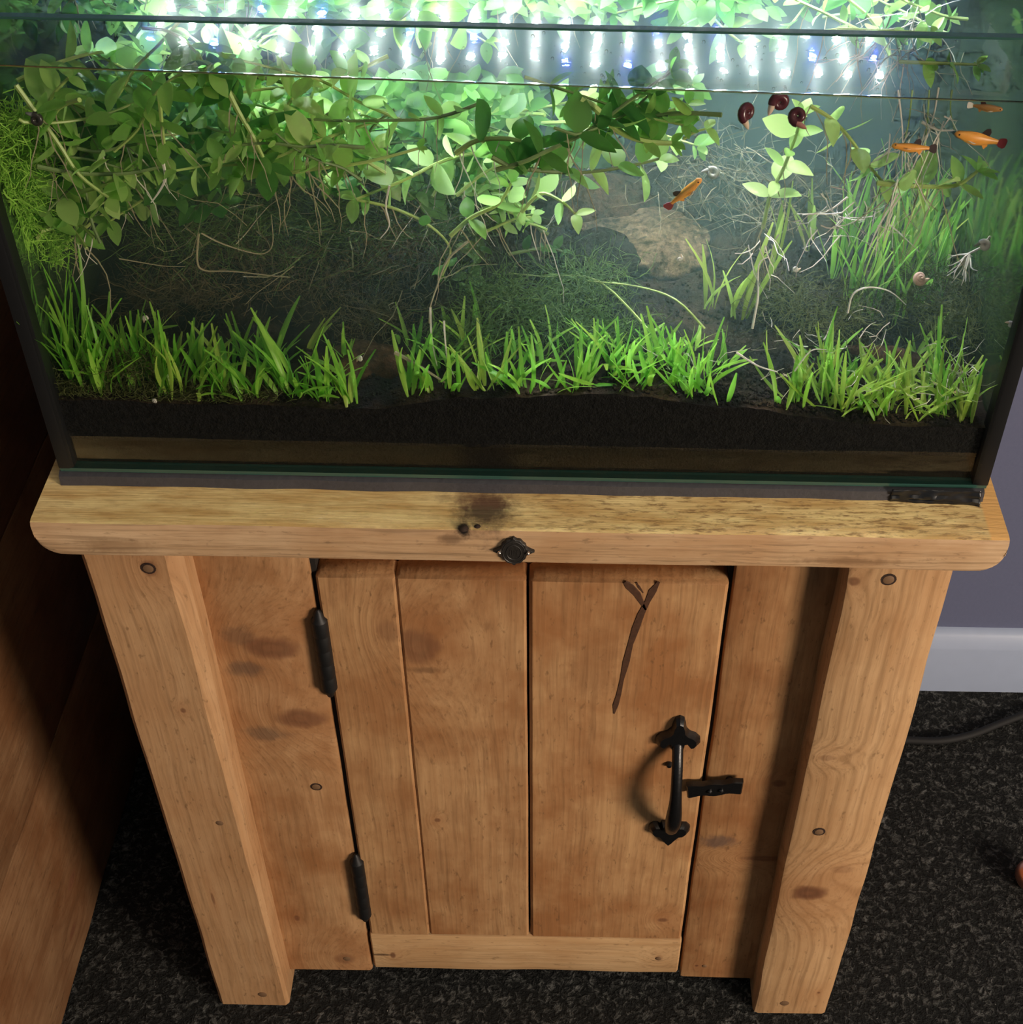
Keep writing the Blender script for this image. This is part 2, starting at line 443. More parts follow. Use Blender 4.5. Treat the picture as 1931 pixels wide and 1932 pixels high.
tag(leg, 'thick square front leg with a waney inner edge')
screw(leg, 280, 1072, YL, 0.0042); screw(leg, 415, 1552, YL, 0.0036, ring=False); screw(leg, 496, 1876, YL, 0.0046, ring=False)
mlr = wood('pine_leg_front_right', 'z', (0.62,0.375,0.175), (0.44,0.235,0.09), seed=5.2, ring=0.40, blotch=0.3, freq=0.75,
           knots=[K(1525,1684,YL,0.0165,0.0115,0.9), K(1612,1096,YL,0.004,0.004,0.7), K(1560,1430,YL,0.008,0.004,0.35), K(1590,1640,YL,0.010,0.006,0.3), K(1545,1872,YL,0.0016,0.002,0.8)])
leg = timber('z', (L2, YL, 0.0), (L3, YL+0.067, ZB), seed=3, r=0.0045, wob=0.0022).build('leg', mlr, cab)
tag(leg, 'thick square front leg with strong grain and a dark knot')
screw(leg, 1677, 1093, YL, 0.0045, M_plug); screw(leg, 1546, 1569, YL, 0.0042, M_plug); screw(leg, 1481, 1892, YL, 0.0050, ring=False)
mlb = wood('pine_leg_back', 'z', seed=7.7)
for (a, b) in ((L0, L1), (L2, L3)):
    timber('z', (a, 0.262, 0.0), (b, 0.329, ZB), seed=a*9).build('leg', mlb, cab)
# front boards beside the door
DXL, DXR = at(645, 1400, YP).x - 0.0005, at(1334, 1400, YP).x + 0.0005
m_pl = wood('pine_panel_left', 'z', (0.56,0.315,0.135), (0.38,0.19,0.07), seed=9.1, ring=0.05, blotch=0.75,
    knots=[K(512,1222,YP,0.021,0.013,0.75), K(566,1356,YP,0.021,0.012,0.72), K(560,1732,YP,0.003,0.005,0.7), K(650,1808,YP,0.012,0.009,0.5)],
    stains=[(at(462,1262,YP), (0.018,0.02,0.010), (0.12,0.075,0.05), 0.65), (at(505,1385,YP), (0.022,0.02,0.010), (0.13,0.08,0.05), 0.6), (at(450,1200,YP), (0.014,0.02,0.012), (0.13,0.07,0.04), 0.5)])
pl = timber('z', (L1-0.004, YP, at(600,1830,YP).z), (DXL-0.0035, YP+0.020, ZB), seed=4).build('front_board', m_pl, cab)
screw(pl, 597, 1484, YP, 0.0040); screw(pl, 655, 1808, YP, 0.0040, ring=False)
m_pr = wood('pine_panel_right', 'z', (0.50,0.265,0.100), (0.33,0.150,0.050), seed=12.4, ring=0.05, blotch=0.7,
    knots=[K(1440,1620,YP,0.020,0.004,0.6), K(1470,1478,YP,0.006,0.005,0.7), K(1315,1822,YP,0.002,0.002,0.9)],
    stains=[(at(1352,1588,YP), (0.018,0.02,0.011), (0.13,0.08,0.06), 0.75)])
pr = timber('z', (DXR+0.0035, YP, at(1350,1845,YP).z), (L2+0.004, YP+0.020, ZB), seed=6).build('front_board', m_pr, cab)
screw(pr, 1330, 1822, YP, 0.0026, ring=False)
# sides, back, floor, bottom rail, dark inside
m_side = wood('pine_side', 'z', seed=14.0)
for x0 in (L0+0.008, L3-0.028):
    for i in range(3):
        y0 = YL + 0.067 + i*0.0753
        timber('z', (x0, y0+0.0006, 0.03), (x0+0.020, y0+0.0747, ZB), seed=i+x0*5).build('side_plank', m_side, cab)
MB_ = MB(); MB_.box((L1, 0.292, 0.03), (L2, 0.305, ZB)); MB_.build('back_board', m_side, cab)
ZR0, ZR1 = at(1000, 1830, YP).z, at(1000, 1767, YP).z
m_rail = wood('pine_rail', 'x', (0.66,0.42,0.20), (0.50,0.28,0.11), seed=16.5, ring=0.1, blotch=0.3,
    knots=[K(742,1801,YP,0.006,0.003,0.8), K(1243,1806,YP,0.007,0.004,0.35)], stains=[(at(718,1800,YP), (0.012,0.02,0.0022), (0.08,0.04,0.02), 0.8)])
rail = timber('x', (DXL-0.001, YP-0.001, ZR0), (DXR+0.001, YP+0.02, ZR1), seed=8, r=0.002).build('bottom_rail', m_rail, cab)
screw(rail, 1243, 1808, YP-0.001, 0.0030, ring=False)
MB_ = MB(); MB_.box((L1, YP+0.021, 0.03), (L2, 0.29, 0.045)); MB_.build('cabinet_floor', m_side, cab)

# the door
ZD0, ZD1 = ZR1 + 0.0016, at(990, 1092, YP - 0.001).z
timber('x', (L1+0.002, YP+0.0205, ZD1-0.03), (L2-0.002, YP+0.040, ZB), seed=71).build('top_rail', m_side, cab)
door = empty('door', (0, 0, 0), cab); tag(door, 'ledged plank door of three upright boards')
S1, S2 = at(779, 1430, YP).x, at(998, 1430, YP).x
m_d1 = wood('pine_door_board_hinge_side', 'z', (0.54,0.30,0.12), (0.37,0.18,0.065), seed=20.0, ring=0.06, blotch=0.6, knots=[K(735,1190,YP,0.009,0.012,0.35)])
m_d2 = wood('pine_door_board_middle', 'z', (0.56,0.315,0.13), (0.38,0.185,0.066), seed=23.0, ring=0.05, blotch=0.7,
    knots=[K(788,1218,YP,0.017,0.020,0.62), K(826,1545,YP,0.003,0.003,0.7), K(985,1388,YP,0.002,0.003,0.6)],
    stains=[(at(800,1262,YP), (0.016,0.02,0.004), (0.16,0.075,0.03), 0.6)])
m_d3 = wood('pine_door_board_latch_side', 'z', (0.58,0.325,0.13), (0.40,0.195,0.07), seed=26.5, ring=0.05, blotch=0.75,
    knots=[K(1251,1733,YP,0.006,0.004,0.7), K(1097,1750,YP,0.0018,0.007,0.7)], stains=[(at(1120,1250,YP), (0.02,0.02,0.05), (0.26,0.11,0.035), 0.45)])
e = 0.0005
planks = []
for i, (a, b, m) in enumerate(((DXL, S1, m_d1), (S1, S2, m_d2), (S2, DXR, m_d3))):
    gap = (0.0002, 0.0012, 0.0)[i]
    pk = timber('z', (a + (0.0002, 0.0002, 0.0008)[i], YP - (0.0014, 0.0012, 0.0016)[i], ZD0), (b - (0.0001, 0.0008, 0.0)[i], YP+0.018, ZD1), seed=30+i,
                corner=((lambda q, tt: 0.0006 if q == 3 else 0.0016), (lambda q, tt: 0.0006 if q == 2 else 0.0018), (lambda q, tt: 0.0024))[i], wob=0.0005, ends=0.0020, nc=2).build('plank', m, door)
    planks.append(pk)
# bark split in the right plank: thin sunken shape with raised lips
M_bark = simple('bark_inclusion', (0.075, 0.030, 0.012), 0.75, var=0.6, scale=300)
YS = YP - 0.0016
def ribbon(pts, wd, y, th, mat, parent, name):
    b = MB(); vs = []; fs = []
    ps = [at(u, v, y) for u, v in pts]
    for i, p in enumerate(ps):
        d = (ps[min(i+1, len(ps)-1)] - ps[max(i-1, 0)]); d.y = 0; d.normalize()
        nrm = Vector((d.z, 0, -d.x)); h = wd[i]/2
        for (o_, yy) in ((-h, y+0.0005), (-h*0.8, y-th), (h*0.8, y-th), (h, y+0.0005)):
            q = p + nrm*o_; vs.append((q.x, yy, q.z))
    for i in range(len(ps)-1):
        for k in range(3): fs.append((i*4+k, i*4+k+1, (i+1)*4+k+1, (i+1)*4+k))
    fs += [(0,1,2,3), tuple(4*(len(ps)-1)+k for k in (3,2,1,0))]
    b.add(vs, fs); return b.build(name, mat, parent)
ribbon([(1243,1098),(1232,1114),(1222,1135),(1210,1158),(1200,1185),(1190,1215),(1182,1248),(1174,1282),(1168,1310),(1162,1330),(1159,1346)],
       [0.0025,0.0066,0.0044,0.0058,0.0064,0.0046,0.0058,0.0034,0.0042,0.0050,0.001], YS, 0.0005, M_bark, planks[2], 'bark_split')
ribbon([(1179,1098),(1188,1106),(1202,1120),(1219,1150)], [0.0028,0.0068,0.0062,0.0014], YS, 0.0005, M_bark, planks[2], 'bark_split')
ribbon([(1201,1099),(1206,1107),(1214,1118)], [0.0010,0.0022,0.0008], YS, 0.0004, M_bark, planks[2], 'bark_split')
# hinges
for (u0, v0, u1, v1) in ((597,1150,624,1314), (678,1612,697,1737)):
    a = at(u0, v0, YP-0.002); b = at(u1, v1, YP-0.002); xm = DXL - 0.0018
    z0, z1 = b.z, a.z; L = z1 - z0
    mb = MB(); prof = [(0.0008, z0), (0.0026, z0+0.002), (0.0042, z0+0.008), (0.0060, z0+0.011)]
    for i in range(5):
        za = z0 + 0.010 + (L-0.020)*i/5; zb_ = z0 + 0.010 + (L-0.020)*(i+1)/5
        prof += [(0.0060, za+0.0004), (0.0061, (za+zb_)/2), (0.0060, zb_-0.0004), (0.0059, zb_)]
    prof += [(0.0042, z1-0.008), (0.0026, z1-0.002), (0.0008, z1)]
    mb.lathe(prof, (xm, YP-0.0022, 0), 14)
    hb = mb.build('hinge', M_hinge, door); tag(hb, 'black iron hinge barrel')
m_gap = simple('dark_gap', (0.010, 0.007, 0.005), 0.9)
for (xa, xb, dy) in ((DXL-0.0036, DXL+0.0001, 0.004), (DXR, DXR+0.0036, 0.007)):
    mb = MB(); mb.box((xa, YP+dy, ZD0), (xb, YP+0.016, ZB)); mb.build('gap_shade', m_gap, cab)  # near-black strips painting the shade in the gaps beside the door
# handle: fleur plates and swelling grip
hx = at(1278, 1480, YP).x
def fleur(cx, cz, up, s):
    half = [(0.0, 0.034), (0.0036, 0.032), (0.0052, 0.026), (0.0062, 0.019), (0.0095, 0.0145), (0.0145, 0.0120), (0.0185, 0.0070), (0.0190, 0.0015), (0.0165, -0.0035), (0.0140, -0.0040), (0.0120, -0.0008), (0.0098, 0.0028), (0.0068, 0.0020), (0.0060, -0.006)]
    if not up:
        half = [(0.0, 0.030), (0.0030, 0.0262), (0.0075, 0.0185), (0.0105, 0.0140), (0.0150, 0.0130), (0.0185, 0.0085), (0.0185, 0.0025), (0.0150, -0.0020), (0.0110, -0.0022), (0.0085, 0.0008), (0.0072, -0.004)]
    pts = [(x, z) for x, z in half] + [(-x, z) for x, z in reversed(half[1:])]
    k = 1 if up else -1
    return [(cx + x*s, cz + k*z*s) for x, z in pts]
top_z, bot_z = at(1279, 1402, YP-0.004).z, at(1266, 1556, YP-0.004).z
hxt, hxb = at(1279, 1402, YP-0.004).x, at(1264, 1556, YP-0.004).x
for (cx_, cz_, up_, lab_) in ((hxt, top_z, True, 'black iron fleur plate at the top of the handle'), (hxb, bot_z, False, 'black iron pointed plate at the foot of the handle')):
    mb = MB(); mb.prism(fleur(cx_, cz_, up_, 0.92), YP-0.0085, YP-0.0012, 0.20, 0.0045); tag(mb.build('handle_plate', M_black, door), lab_)
mb = MB(); pts = []; rad = []
for i in range(17):
    tt = i/16; arch = math.sin(math.pi*tt)**0.7
    pts.append((hxt + (hxb-hxt)*tt, YP - 0.004 - 0.024*arch, top_z + 0.002 + (bot_z - top_z - 0.004)*tt))
    rad.append(0.0044 + 0.0022*math.exp(-((tt-0.66)/0.22)**2))
mb.tube(pts, rad, 12); tag(mb.build('handle', M_black, door), 'black iron pull handle with a swelling grip')
# thumb piece and latch bar
p = at(1263, 1443, YP-0.003); mb = MB(); mb.lathe([(0.0026, -0.002), (0.0028, 0.003), (0.0018, 0.005), (0.0004, 0.0055)], (p.x, YP, p.z), 10, 'y'); mb.build('thumb_stud', M_black, door)
a = at(1294, 1492, YP-0.008); b = at(1402, 1484, YP-0.008)
poly = []
nn = 14
for i in range(nn+1):
    tt = i/nn; x = a.x + (b.x-a.x)*tt; z = a.z + (b.z-a.z)*tt
    poly.append((x, z + 0.0070 + 0.0007*math.sin(tt*17)))
for i in range(nn, -1, -1):
    tt = i/nn; x = a.x + (b.x-a.x)*tt + (0.002 if i == 0 else 0); z = a.z + (b.z-a.z)*tt
    poly.append((x, z - 0.0074 - 0.0011*math.sin(tt*13+1)))
mb = MB(); mb.prism(poly, YP-0.0095, YP-0.0045, 0.05, 0.0014)
mb.tube([(a.x+0.022, YP-0.006, a.z), (a.x+0.022, YP+0.002, a.z)], 0.004, 8)
mb.tube([(b.x-0.010, YP-0.006, b.z), (b.x-0.010, YP+0.002, b.z)], 0.003, 8)
lb = mb.build('latch_bar', M_black, door); tag(lb, 'short hammered black latch bar')
for tt in (0.42, 0.62):
    mb = MB(); mb.lathe([(0.0022, 0.0), (0.0022, 0.0012), (0.0010, 0.0022), (0.0002, 0.0024)], (a.x+(b.x-a.x)*tt, YP-0.0093, a.z+(b.z-a.z)*tt - 0.001), 10, 'y')
    mb.build('rivet', M_black, door)

# ---------------------------------------------------------------- neighbouring wooden cabinet
NX = -0.433
nc = thing('wooden_cabinet', 'brown plank sided wooden cabinet in shadow beside the aquarium cabinet', 'cabinet', (NX-0.2, -0.1, 0))
for i in range(3):
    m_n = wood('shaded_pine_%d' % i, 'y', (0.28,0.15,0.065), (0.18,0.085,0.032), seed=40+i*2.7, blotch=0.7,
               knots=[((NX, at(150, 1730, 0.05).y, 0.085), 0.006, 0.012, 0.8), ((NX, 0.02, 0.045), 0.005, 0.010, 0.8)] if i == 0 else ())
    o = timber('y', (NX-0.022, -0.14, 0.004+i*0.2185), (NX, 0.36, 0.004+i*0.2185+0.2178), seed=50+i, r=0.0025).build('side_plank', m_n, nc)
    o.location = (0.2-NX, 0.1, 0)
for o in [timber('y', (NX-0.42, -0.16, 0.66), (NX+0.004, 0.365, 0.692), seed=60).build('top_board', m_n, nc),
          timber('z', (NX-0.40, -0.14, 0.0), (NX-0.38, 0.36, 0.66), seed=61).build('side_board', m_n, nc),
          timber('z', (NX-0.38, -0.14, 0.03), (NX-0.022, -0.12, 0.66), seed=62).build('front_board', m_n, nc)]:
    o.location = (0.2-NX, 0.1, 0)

# ---------------------------------------------------------------- cable and copper thing on the carpet
pts = [(0.20, 0.30, 0.004), (0.30, 0.300, 0.004)] + [tuple(onz(u, v, 0.0045)) for u, v in ((1700,1396),(1760,1398),(1800,1394),(1840,1384),(1880,1368),(1931,1349),(2010,1320),(2100,1300))]
def cable_path(ps, n=6):
    ps = [Vector(p) for p in ps]; q = [ps[0]] + ps + [ps[-1]]; out = []
    for i in range(1, len(q)-2):
        for k in range(n):
            w_ = k/n; a, b, c, d = q[i-1:i+3]
            out.append(0.5*((2*b) + (c-a)*w_ + (2*a-5*b+4*c-d)*w_*w_ + (3*b-a-3*c+d)*w_**3))
    return out + [ps[-1]]
mb = MB(); mb.tube(cable_path(pts), 0.0042, 10); o = mb.build('power_cable', simple('cable_rubber', (0.006, 0.006, 0.006), 0.75))
tag(o, 'thin black power cable lying on the carpet behind the cabinet', 'cable')

cp = onz(1944, 1668, 0.0); kr = 0.0185
mb = MB(); prof = []
for i in range(15):
    a = -math.pi/2*0.86 + (math.pi*0.80)*i/14
    prof.append((max(0.0006, kr*math.cos(a)), kr*0.86*math.sin(a)))
z0 = prof[0][1]; prof = [(r, h - z0) for r, h in prof]
prof += [(prof[-1][0]*0.86, prof[-1][1]), (prof[-1][0]*0.7, prof[-1][1]-0.006)]
mb.lathe(prof, (0, 0, 0), 28)
cpo = thing('copper_cup', 'small shiny copper coloured round cup on the carpet at the right edge', 'cup', (cp.x, cp.y, 0.0))
mb.build('cup_body', simple('copper', (0.90, 0.46, 0.36), 0.33, 1.0, bump=0.25, scale=120), cpo)
mb = MB(); mb.lathe([(0.0001, 0.0), (0.011, 0.0), (0.0112, 0.0030), (0.0008, 0.0034)], (0, 0, 0.019), 20); mb.build('cup_filling', simple('grey_wax', (0.35, 0.36, 0.38), 0.4), cpo)

# ---------------------------------------------------------------- aquarium glass
def glass_mat(name, ior, tint, rough=0.0, gain=1.0):
    t = NT(name)
    fr = t.n('ShaderNodeFresnel'); fr.inputs[0].default_value = ior
    tr = t.n('ShaderNodeBsdfTransparent'); tr.inputs[0].default_value = (*tint, 1)
    gl = t.n('ShaderNodeBsdfGlossy'); gl.inputs['Roughness'].default_value = rough
    mx = t.n('ShaderNodeMixShader'); t.l(t.math('MULTIPLY', fr.outputs[0], gain, clamp=True), mx.inputs[0])
    t.l(tr.outputs[0], mx.inputs[1]); t.l(gl.outputs[0], mx.inputs[2]); t.l(mx.outputs[0], t.out.inputs[0])
    return t
M_glass = glass_mat('clear_glass', 1.45, (0.985, 0.995, 0.985), 0.0, 0.24).m
t = NT('side_glass'); P = t.obj()       # water side of the end panes mirrors the planting, thin algae film
gl = t.n('ShaderNodeBsdfGlossy'); gl.inputs['Roughness'].default_value = 0.06; gl.inputs['Color'].default_value = (0.62, 0.72, 0.60, 1)
df = t.n('ShaderNodeBsdfDiffuse'); t.l(t.mix(t.noise(P, 40, 4), (0.03, 0.07, 0.03), (0.10, 0.16, 0.06)), df.inputs[0])
mx = t.n('ShaderNodeMixShader'); mx.inputs[0].default_value = 0.35; t.l(gl.outputs[0], mx.inputs[1]); t.l(df.outputs[0], mx.inputs[2]); t.l(mx.outputs[0], t.out.inputs[0])
M_sideglass = t.m
M_edge = simple('glass_edge', (0.030, 0.085, 0.068), 0.15, 0.0, 0.8)
M_sil = simple('black_silicone', (0.006, 0.0065, 0.007), 0.45)
tank = thing('aquarium', 'rimless glass aquarium full of water plants with black sealed corners', 'aquarium', (0, 0.15, T - 0.006))
def tp(mb, name, mat): 
    o = mb.build(name, mat, tank); o.location = (0, -0.15, -(T - 0.006)); return o
G = 0.005
mb = MB(); mb.box((-TW, 0, T), (TW, G, GT-0.0012)); tp(mb, 'front_pane', M_glass)
mb = MB(); mb.box((-TW, 0, GT-0.0012), (TW, G, GT)); tp(mb, 'pane_edge', M_edge)
mb = MB(); mb.box((-TW, TD-G, T), (TW, TD, GT)); tp(mb, 'back_pane', M_glass)
for s in (-1, 1):
    mb = MB(); mb.box((s*TW, G, T), (s*(TW-G), TD-G, GT)); tp(mb, 'side_pane', M_sideglass)
mb = MB(); mb.box((-TW, 0, T-0.0028), (TW, TD, T)); tp(mb, 'base_pane', M_edge)
for s in (-1, 1):
    mb = MB(); a = s*(TW+0.0004); b = s*(TW-0.0092)
    pts = [(a, -0.0004), (b + s*0.003, -0.0004), (b, 0.0008), (b, G+0.006), (b + s*0.003, G+0.009), (a, G+0.009)]
    vs = [(x, y, z) for z in (T, GT-0.001) for x, y in pts]; k = len(pts)
    mb.add(vs, [tuple(range(k))[::-1], tuple(range(k, 2*k))] + [(i, (i+1) % k, k+(i+1) % k, k+i) for i in range(k)])
    o = tp(mb, 'corner_seal', M_sil); tag(o, 'black silicone corner seam')
    mb = MB(); mb.box((s*(TW-G), TD-G-0.008, T), (s*(TW-G-0.008), TD-G, GT-0.002)); tp(mb, 'corner_seal', M_sil)
mb = MB(); mb.box((-TW, TD+0.0006, T), (TW, TD+0.002, GT)); o = tp(mb, 'background_film', simple('background_film', (0.012, 0.030, 0.040), 0.5)); tag(o, 'dark blue background film behind the back pane')
# foam mat under the tank
mb = MB(); xs = [-0.301 + 0.6*i/80 for i in range(81)]
vs = []; fs = []
for i, x in enumerate(xs):
    y0 = -0.0012 + 0.0012*mnoise.noise(Vector((x*25, 3, 0))) 
    zt_ = T - 0.0029; zb_ = ZT + 0.0001
    vs += [(x, y0+0.0016, zt_), (x, y0-0.0014, zt_*0.8+zb_*0.2), (x, y0-0.0020, zb_), (x, 0.298, zb_), (x, 0.298, zt_)]
for i in range(80):
    for k in range(5): k2 = (k+1) % 5; fs.append((i*5+k, i*5+k2, (i+1)*5+k2, (i+1)*5+k))
fs += [(0,1,2,3,4), tuple(400+k for k in (4,3,2,1,0))]
mb.add(vs, fs); mat_o = mb.build('foam_mat', simple('grey_foam', (0.048, 0.047, 0.054), 0.6, var=0.25, scale=250, bump=0.4))
tag(mat_o, 'thin dark grey foam mat squeezed between the aquarium and the board', 'mat')
# crumpled black wrap at the right end of the mat
mb = MB(); vs = []; fs = []; NXs, NZs = 46, 7
for i in range(NXs+1):
    x = 0.238 + 0.058*i/NXs
    for j in range(NZs+1):
        z = ZT + 0.0002 + (T - 0.0015 - ZT)*j/NZs
        y = -0.0046 + 0.0016*mnoise.noise(Vector((x*55, z*300, 4))) + 0.0012*mnoise.noise(Vector((x*130, z*620, 8))) - 0.003*(1-j/NZs)*(i/NXs)
        vs.append((x, y, z))
for i in range(NXs):
    for j in range(NZs): a = i*(NZs+1)+j; fs.append((a, a+NZs+1, a+NZs+2, a+1))
mb.add(vs, fs); wr = mb.build('plastic_wrap', simple('black_wrap', (0.008, 0.009, 0.011), 0.30, 0, 0.5))
md = wr.modifiers.new('thickness', 'SOLIDIFY'); md.thickness = 0.0002
tag(wr, 'crumpled glossy black plastic strip at the right end of the foam mat', 'plastic')
# ---------------------------------------------------------------- water
t = NT('water_body')
vs_ = t.n('ShaderNodeVolumeScatter'); vs_.inputs['Color'].default_value = (0.48, 0.86, 0.70, 1)
vs_.inputs['Density'].default_value = 1.5; vs_.inputs['Anisotropy'].default_value = 0.25
t.l(vs_.outputs[0], t.out.inputs['Volume'])
IN = TW - G - 0.0003
mb = MB(); mb.box((-IN, G+0.0003, T+0.0005), (IN, TD-G-0.0003, WL-0.0003)); mb.v = [(x, y, z if z < T+0.01 else wl(x)-0.0003) for x, y, z in mb.v]
water = mb.build('water', t.m, smooth=False)
tag(water, 'slightly hazy water filling the planted aquarium', 'water', kind='stuff')
t = NT('water_surface'); P = t.obj()
h = t.math('ADD', t.math('MULTIPLY', t.noise(P, 30, 1, 0.5), 0.5), t.math('MULTIPLY', t.noise(P, 190, 2, 0.5), 0.35))
nb = t.bump(h, 0.10, 0.0016)
fr = t.n('ShaderNodeFresnel'); fr.inputs[0].default_value = 1.33; t.l(nb, fr.inputs['Normal'])
tr = t.n('ShaderNodeBsdfTransparent'); tr.inputs[0].default_value = (0.97, 0.99, 1.0, 1)
g1 = t.n('ShaderNodeBsdfGlossy'); g1.inputs['Roughness'].default_value = 0.03; t.l(nb, g1.inputs['Normal'])
g2 = t.n('ShaderNodeBsdfGlossy'); g2.inputs['Roughness'].default_value = 0.20; t.l(nb, g2.inputs['Normal'])
ma = t.n('ShaderNodeMixShader'); ma.inputs[0].default_value = 0.07; t.l(g1.outputs[0], ma.inputs[1]); t.l(g2.outputs[0], ma.inputs[2])
mx = t.n('ShaderNodeMixShader'); t.l(fr.outputs[0], mx.inputs[0]); t.l(tr.outputs[0], mx.inputs[1]); t.l(ma.outputs[0], mx.inputs[2]); t.l(mx.outputs[0], t.out.inputs[0])
mb = MB(); nx, ys = 120, [G+0.0002, G+0.0005, G+0.001, G+0.0018, G+0.003] + [0.012 + 0.282*j/36 for j in range(37)]
men = [0.0024, 0.0015, 0.0008, 0.0003, 0.0]
vs = []; fs = []
for i in range(nx+1):
    x = -IN + 2*IN*i/nx
    for j, y in enumerate(ys):
        m = men[j] if j < 5 else 0.0
        vs.append((x, min(y, TD-G-0.0004), wl(x) + m + 0.00035*mnoise.noise(Vector((x*22, y*30, 0)))*min(1, j/6)))
ny = len(ys)
for i in range(nx):
    for j in range(ny-1): a = i*ny+j; fs.append((a, a+ny, a+ny+1, a+1))
mb.add(vs, fs); ws = mb.build('water_surface', t.m, water); tag(ws, 'rippled water surface mirroring the lamp')

mb = MB()
for i in range(170):
    x = max(-0.28, min(0.285, random.gauss(0.05, 0.13))); z = wl(x) + 0.003 + (GT-0.004-wl(x))*R3(); r_ = ru(0.0003, 0.0010); y_ = G + 0.0001
    prof = [(1.0, 0.0), (0.8, 0.45), (0.4, 0.72), (0.05, 0.8)]; vs = []; fs = []
    for (a_, b_) in prof:
        for k in range(7): an = 2*math.pi*k/7; vs.append((x + math.cos(an)*a_*r_, y_ + b_*r_, z + math.sin(an)*a_*r_*1.25))
    for q in range(3):
        for k in range(7): fs.append((q*7+k, q*7+(k+1) % 7, (q+1)*7+(k+1) % 7, (q+1)*7+k))
    mb.add(vs, fs)
tag(mb.build('droplets', glass_mat('droplet', 1.33, (1.0, 1.0, 1.0), 0.05, 0.8).m), 'tiny water droplets on the dry strip of the front pane', 'droplets', kind='stuff')

# ---------------------------------------------------------------- substrate
front = [(-0.296,0.0505),(-0.195,0.0486),(-0.096,0.0480),(-0.0295,0.0580),(0.0527,0.0628),(0.1357,0.0536),(0.2203,0.0430),(0.296,0.0420)]
def soil(x, y):
    for i in range(len(front)-1):
        if x <= front[i+1][0] or i == len(front)-2:
            k = max(0, min(1, (x-front[i][0])/(front[i+1][0]-front[i][0]))); k = k*k*(3-2*k)
            z = front[i][1] + (front[i+1][1]-front[i][1])*k; break
    z += 0.06*y
    z += 0.022*math.exp(-((x-0.20)/0.07)**2 - ((y-0.14)/0.05)**2)
    z += 0.012*math.exp(-((x+0.17)/0.08)**2 - ((y-0.13)/0.05)**2)
    z += (0.004*mnoise.noise(Vector((x*40, y*40, 1))) + 0.003*mnoise.noise(Vector((x*110, y*110, 2))))*min(1, 0.25+y/0.03)
    return T + z
def soil_grid(mb, zlow, ztop, nx=150, ny=60, y0=G+0.0012, y1=TD-G-0.001):
    X = IN - 0.0006; vs = []; fs = []
    for i in range(nx+1):
        x = -X + 2*X*i/nx
        for j in range(ny+1): y = y0 + (y1-y0)*j/ny; vs.append((x, y, ztop(x, y)))
    base = len(vs)
    for i in range(nx):
        for j in range(ny): a = i*(ny+1)+j; fs.append((a, a+ny+1, a+ny+2, a+1))
    lo = []
    for i in range(nx+1): lo.append(len(vs)); vs.append((-X+2*X*i/nx, y0, zlow))
    for i in range(nx): fs.append((lo[i], lo[i+1], (i+1)*(ny+1), i*(ny+1)))
    hb = []
    for i in range(nx+1): hb.append(len(vs)); vs.append((-X+2*X*i/nx, y1, zlow))
    for i in range(nx): fs.append((hb[i+1], hb[i], i*(ny+1)+ny, (i+1)*(ny+1)+ny))
    fs.append((lo[0], lo[-1], hb[-1], hb[0]))
    fs.append(tuple([lo[0]] + [j for j in range(ny+1)] + [hb[0]]))
    fs.append(tuple([hb[-1]] + [nx*(ny+1)+j for j in range(ny, -1, -1)] + [lo[-1]]))
    mb.add(vs, fs)
t = NT('soil'); P = t.obj()
a = t.noise(P, 260, 4, 0.7); b = t.noise(P, 30, 3); d = t.noise(P, 14, 3)
sep = t.n('ShaderNodeSeparateXYZ'); geo = t.n('ShaderNodeNewGeometry'); t.l(geo.outputs['Normal'], sep.inputs[0])
c = t.mix(t.ramp(a, [(0.35, 0.0), (0.7, 1.0)]), (0.0025, 0.0025, 0.0025), (0.011, 0.010, 0.009))
br = t.mix(t.ramp(a, [(0.3, 0.0), (0.7, 1.0)]), (0.028, 0.019, 0.010), (0.085, 0.056, 0.031))
upf = t.ramp(sep.outputs[2], [(0.45, 0.0), (0.75, 1.0)])
c = t.mix(t.math('MULTIPLY', t.math('MULTIPLY', upf, t.ramp(b, [(0.42, 0.05), (0.62, 1.0)])), 0.8), c, br)
t.pbr(c, 0.85, 0, t.bump(a, 0.9, 0.004), 0.2)
M_soil = t.m
mb = MB(); soil_grid(mb, T+0.0190, soil)
sub = thing('substrate', 'black planting soil with brown debris lining the aquarium bottom', 'soil', (0, 0.15, T+0.001)); sub['kind'] = 'stuff'
o = mb.build('soil', M_soil, sub); o.location = (0, -0.15, -(T+0.001))
mb = MB(); soil_grid(mb, T+0.001, lambda x, y: T+0.0190 + 0.0012*mnoise.noise(Vector((x*9, 5, 0))), 60, 4)
t = NT('base_layer'); a = t.noise(t.obj(), 300, 4, 0.7); b = t.noise(t.obj(), 20, 2)  # brown tint stands in for the board's reflection low in the glass
t.pbr(t.mix(t.math('MULTIPLY', a, b), (0.005, 0.0045, 0.0035), (0.020, 0.017, 0.012)), 0.9, 0, t.bump(a, 0.5, 0.003), 0.1)
o = mb.build('base_layer', t.m, sub); o.location = (0, -0.15, -(T+0.001)); tag(o, 'lower soil behind the front pane, tinted brown like the reflected board')
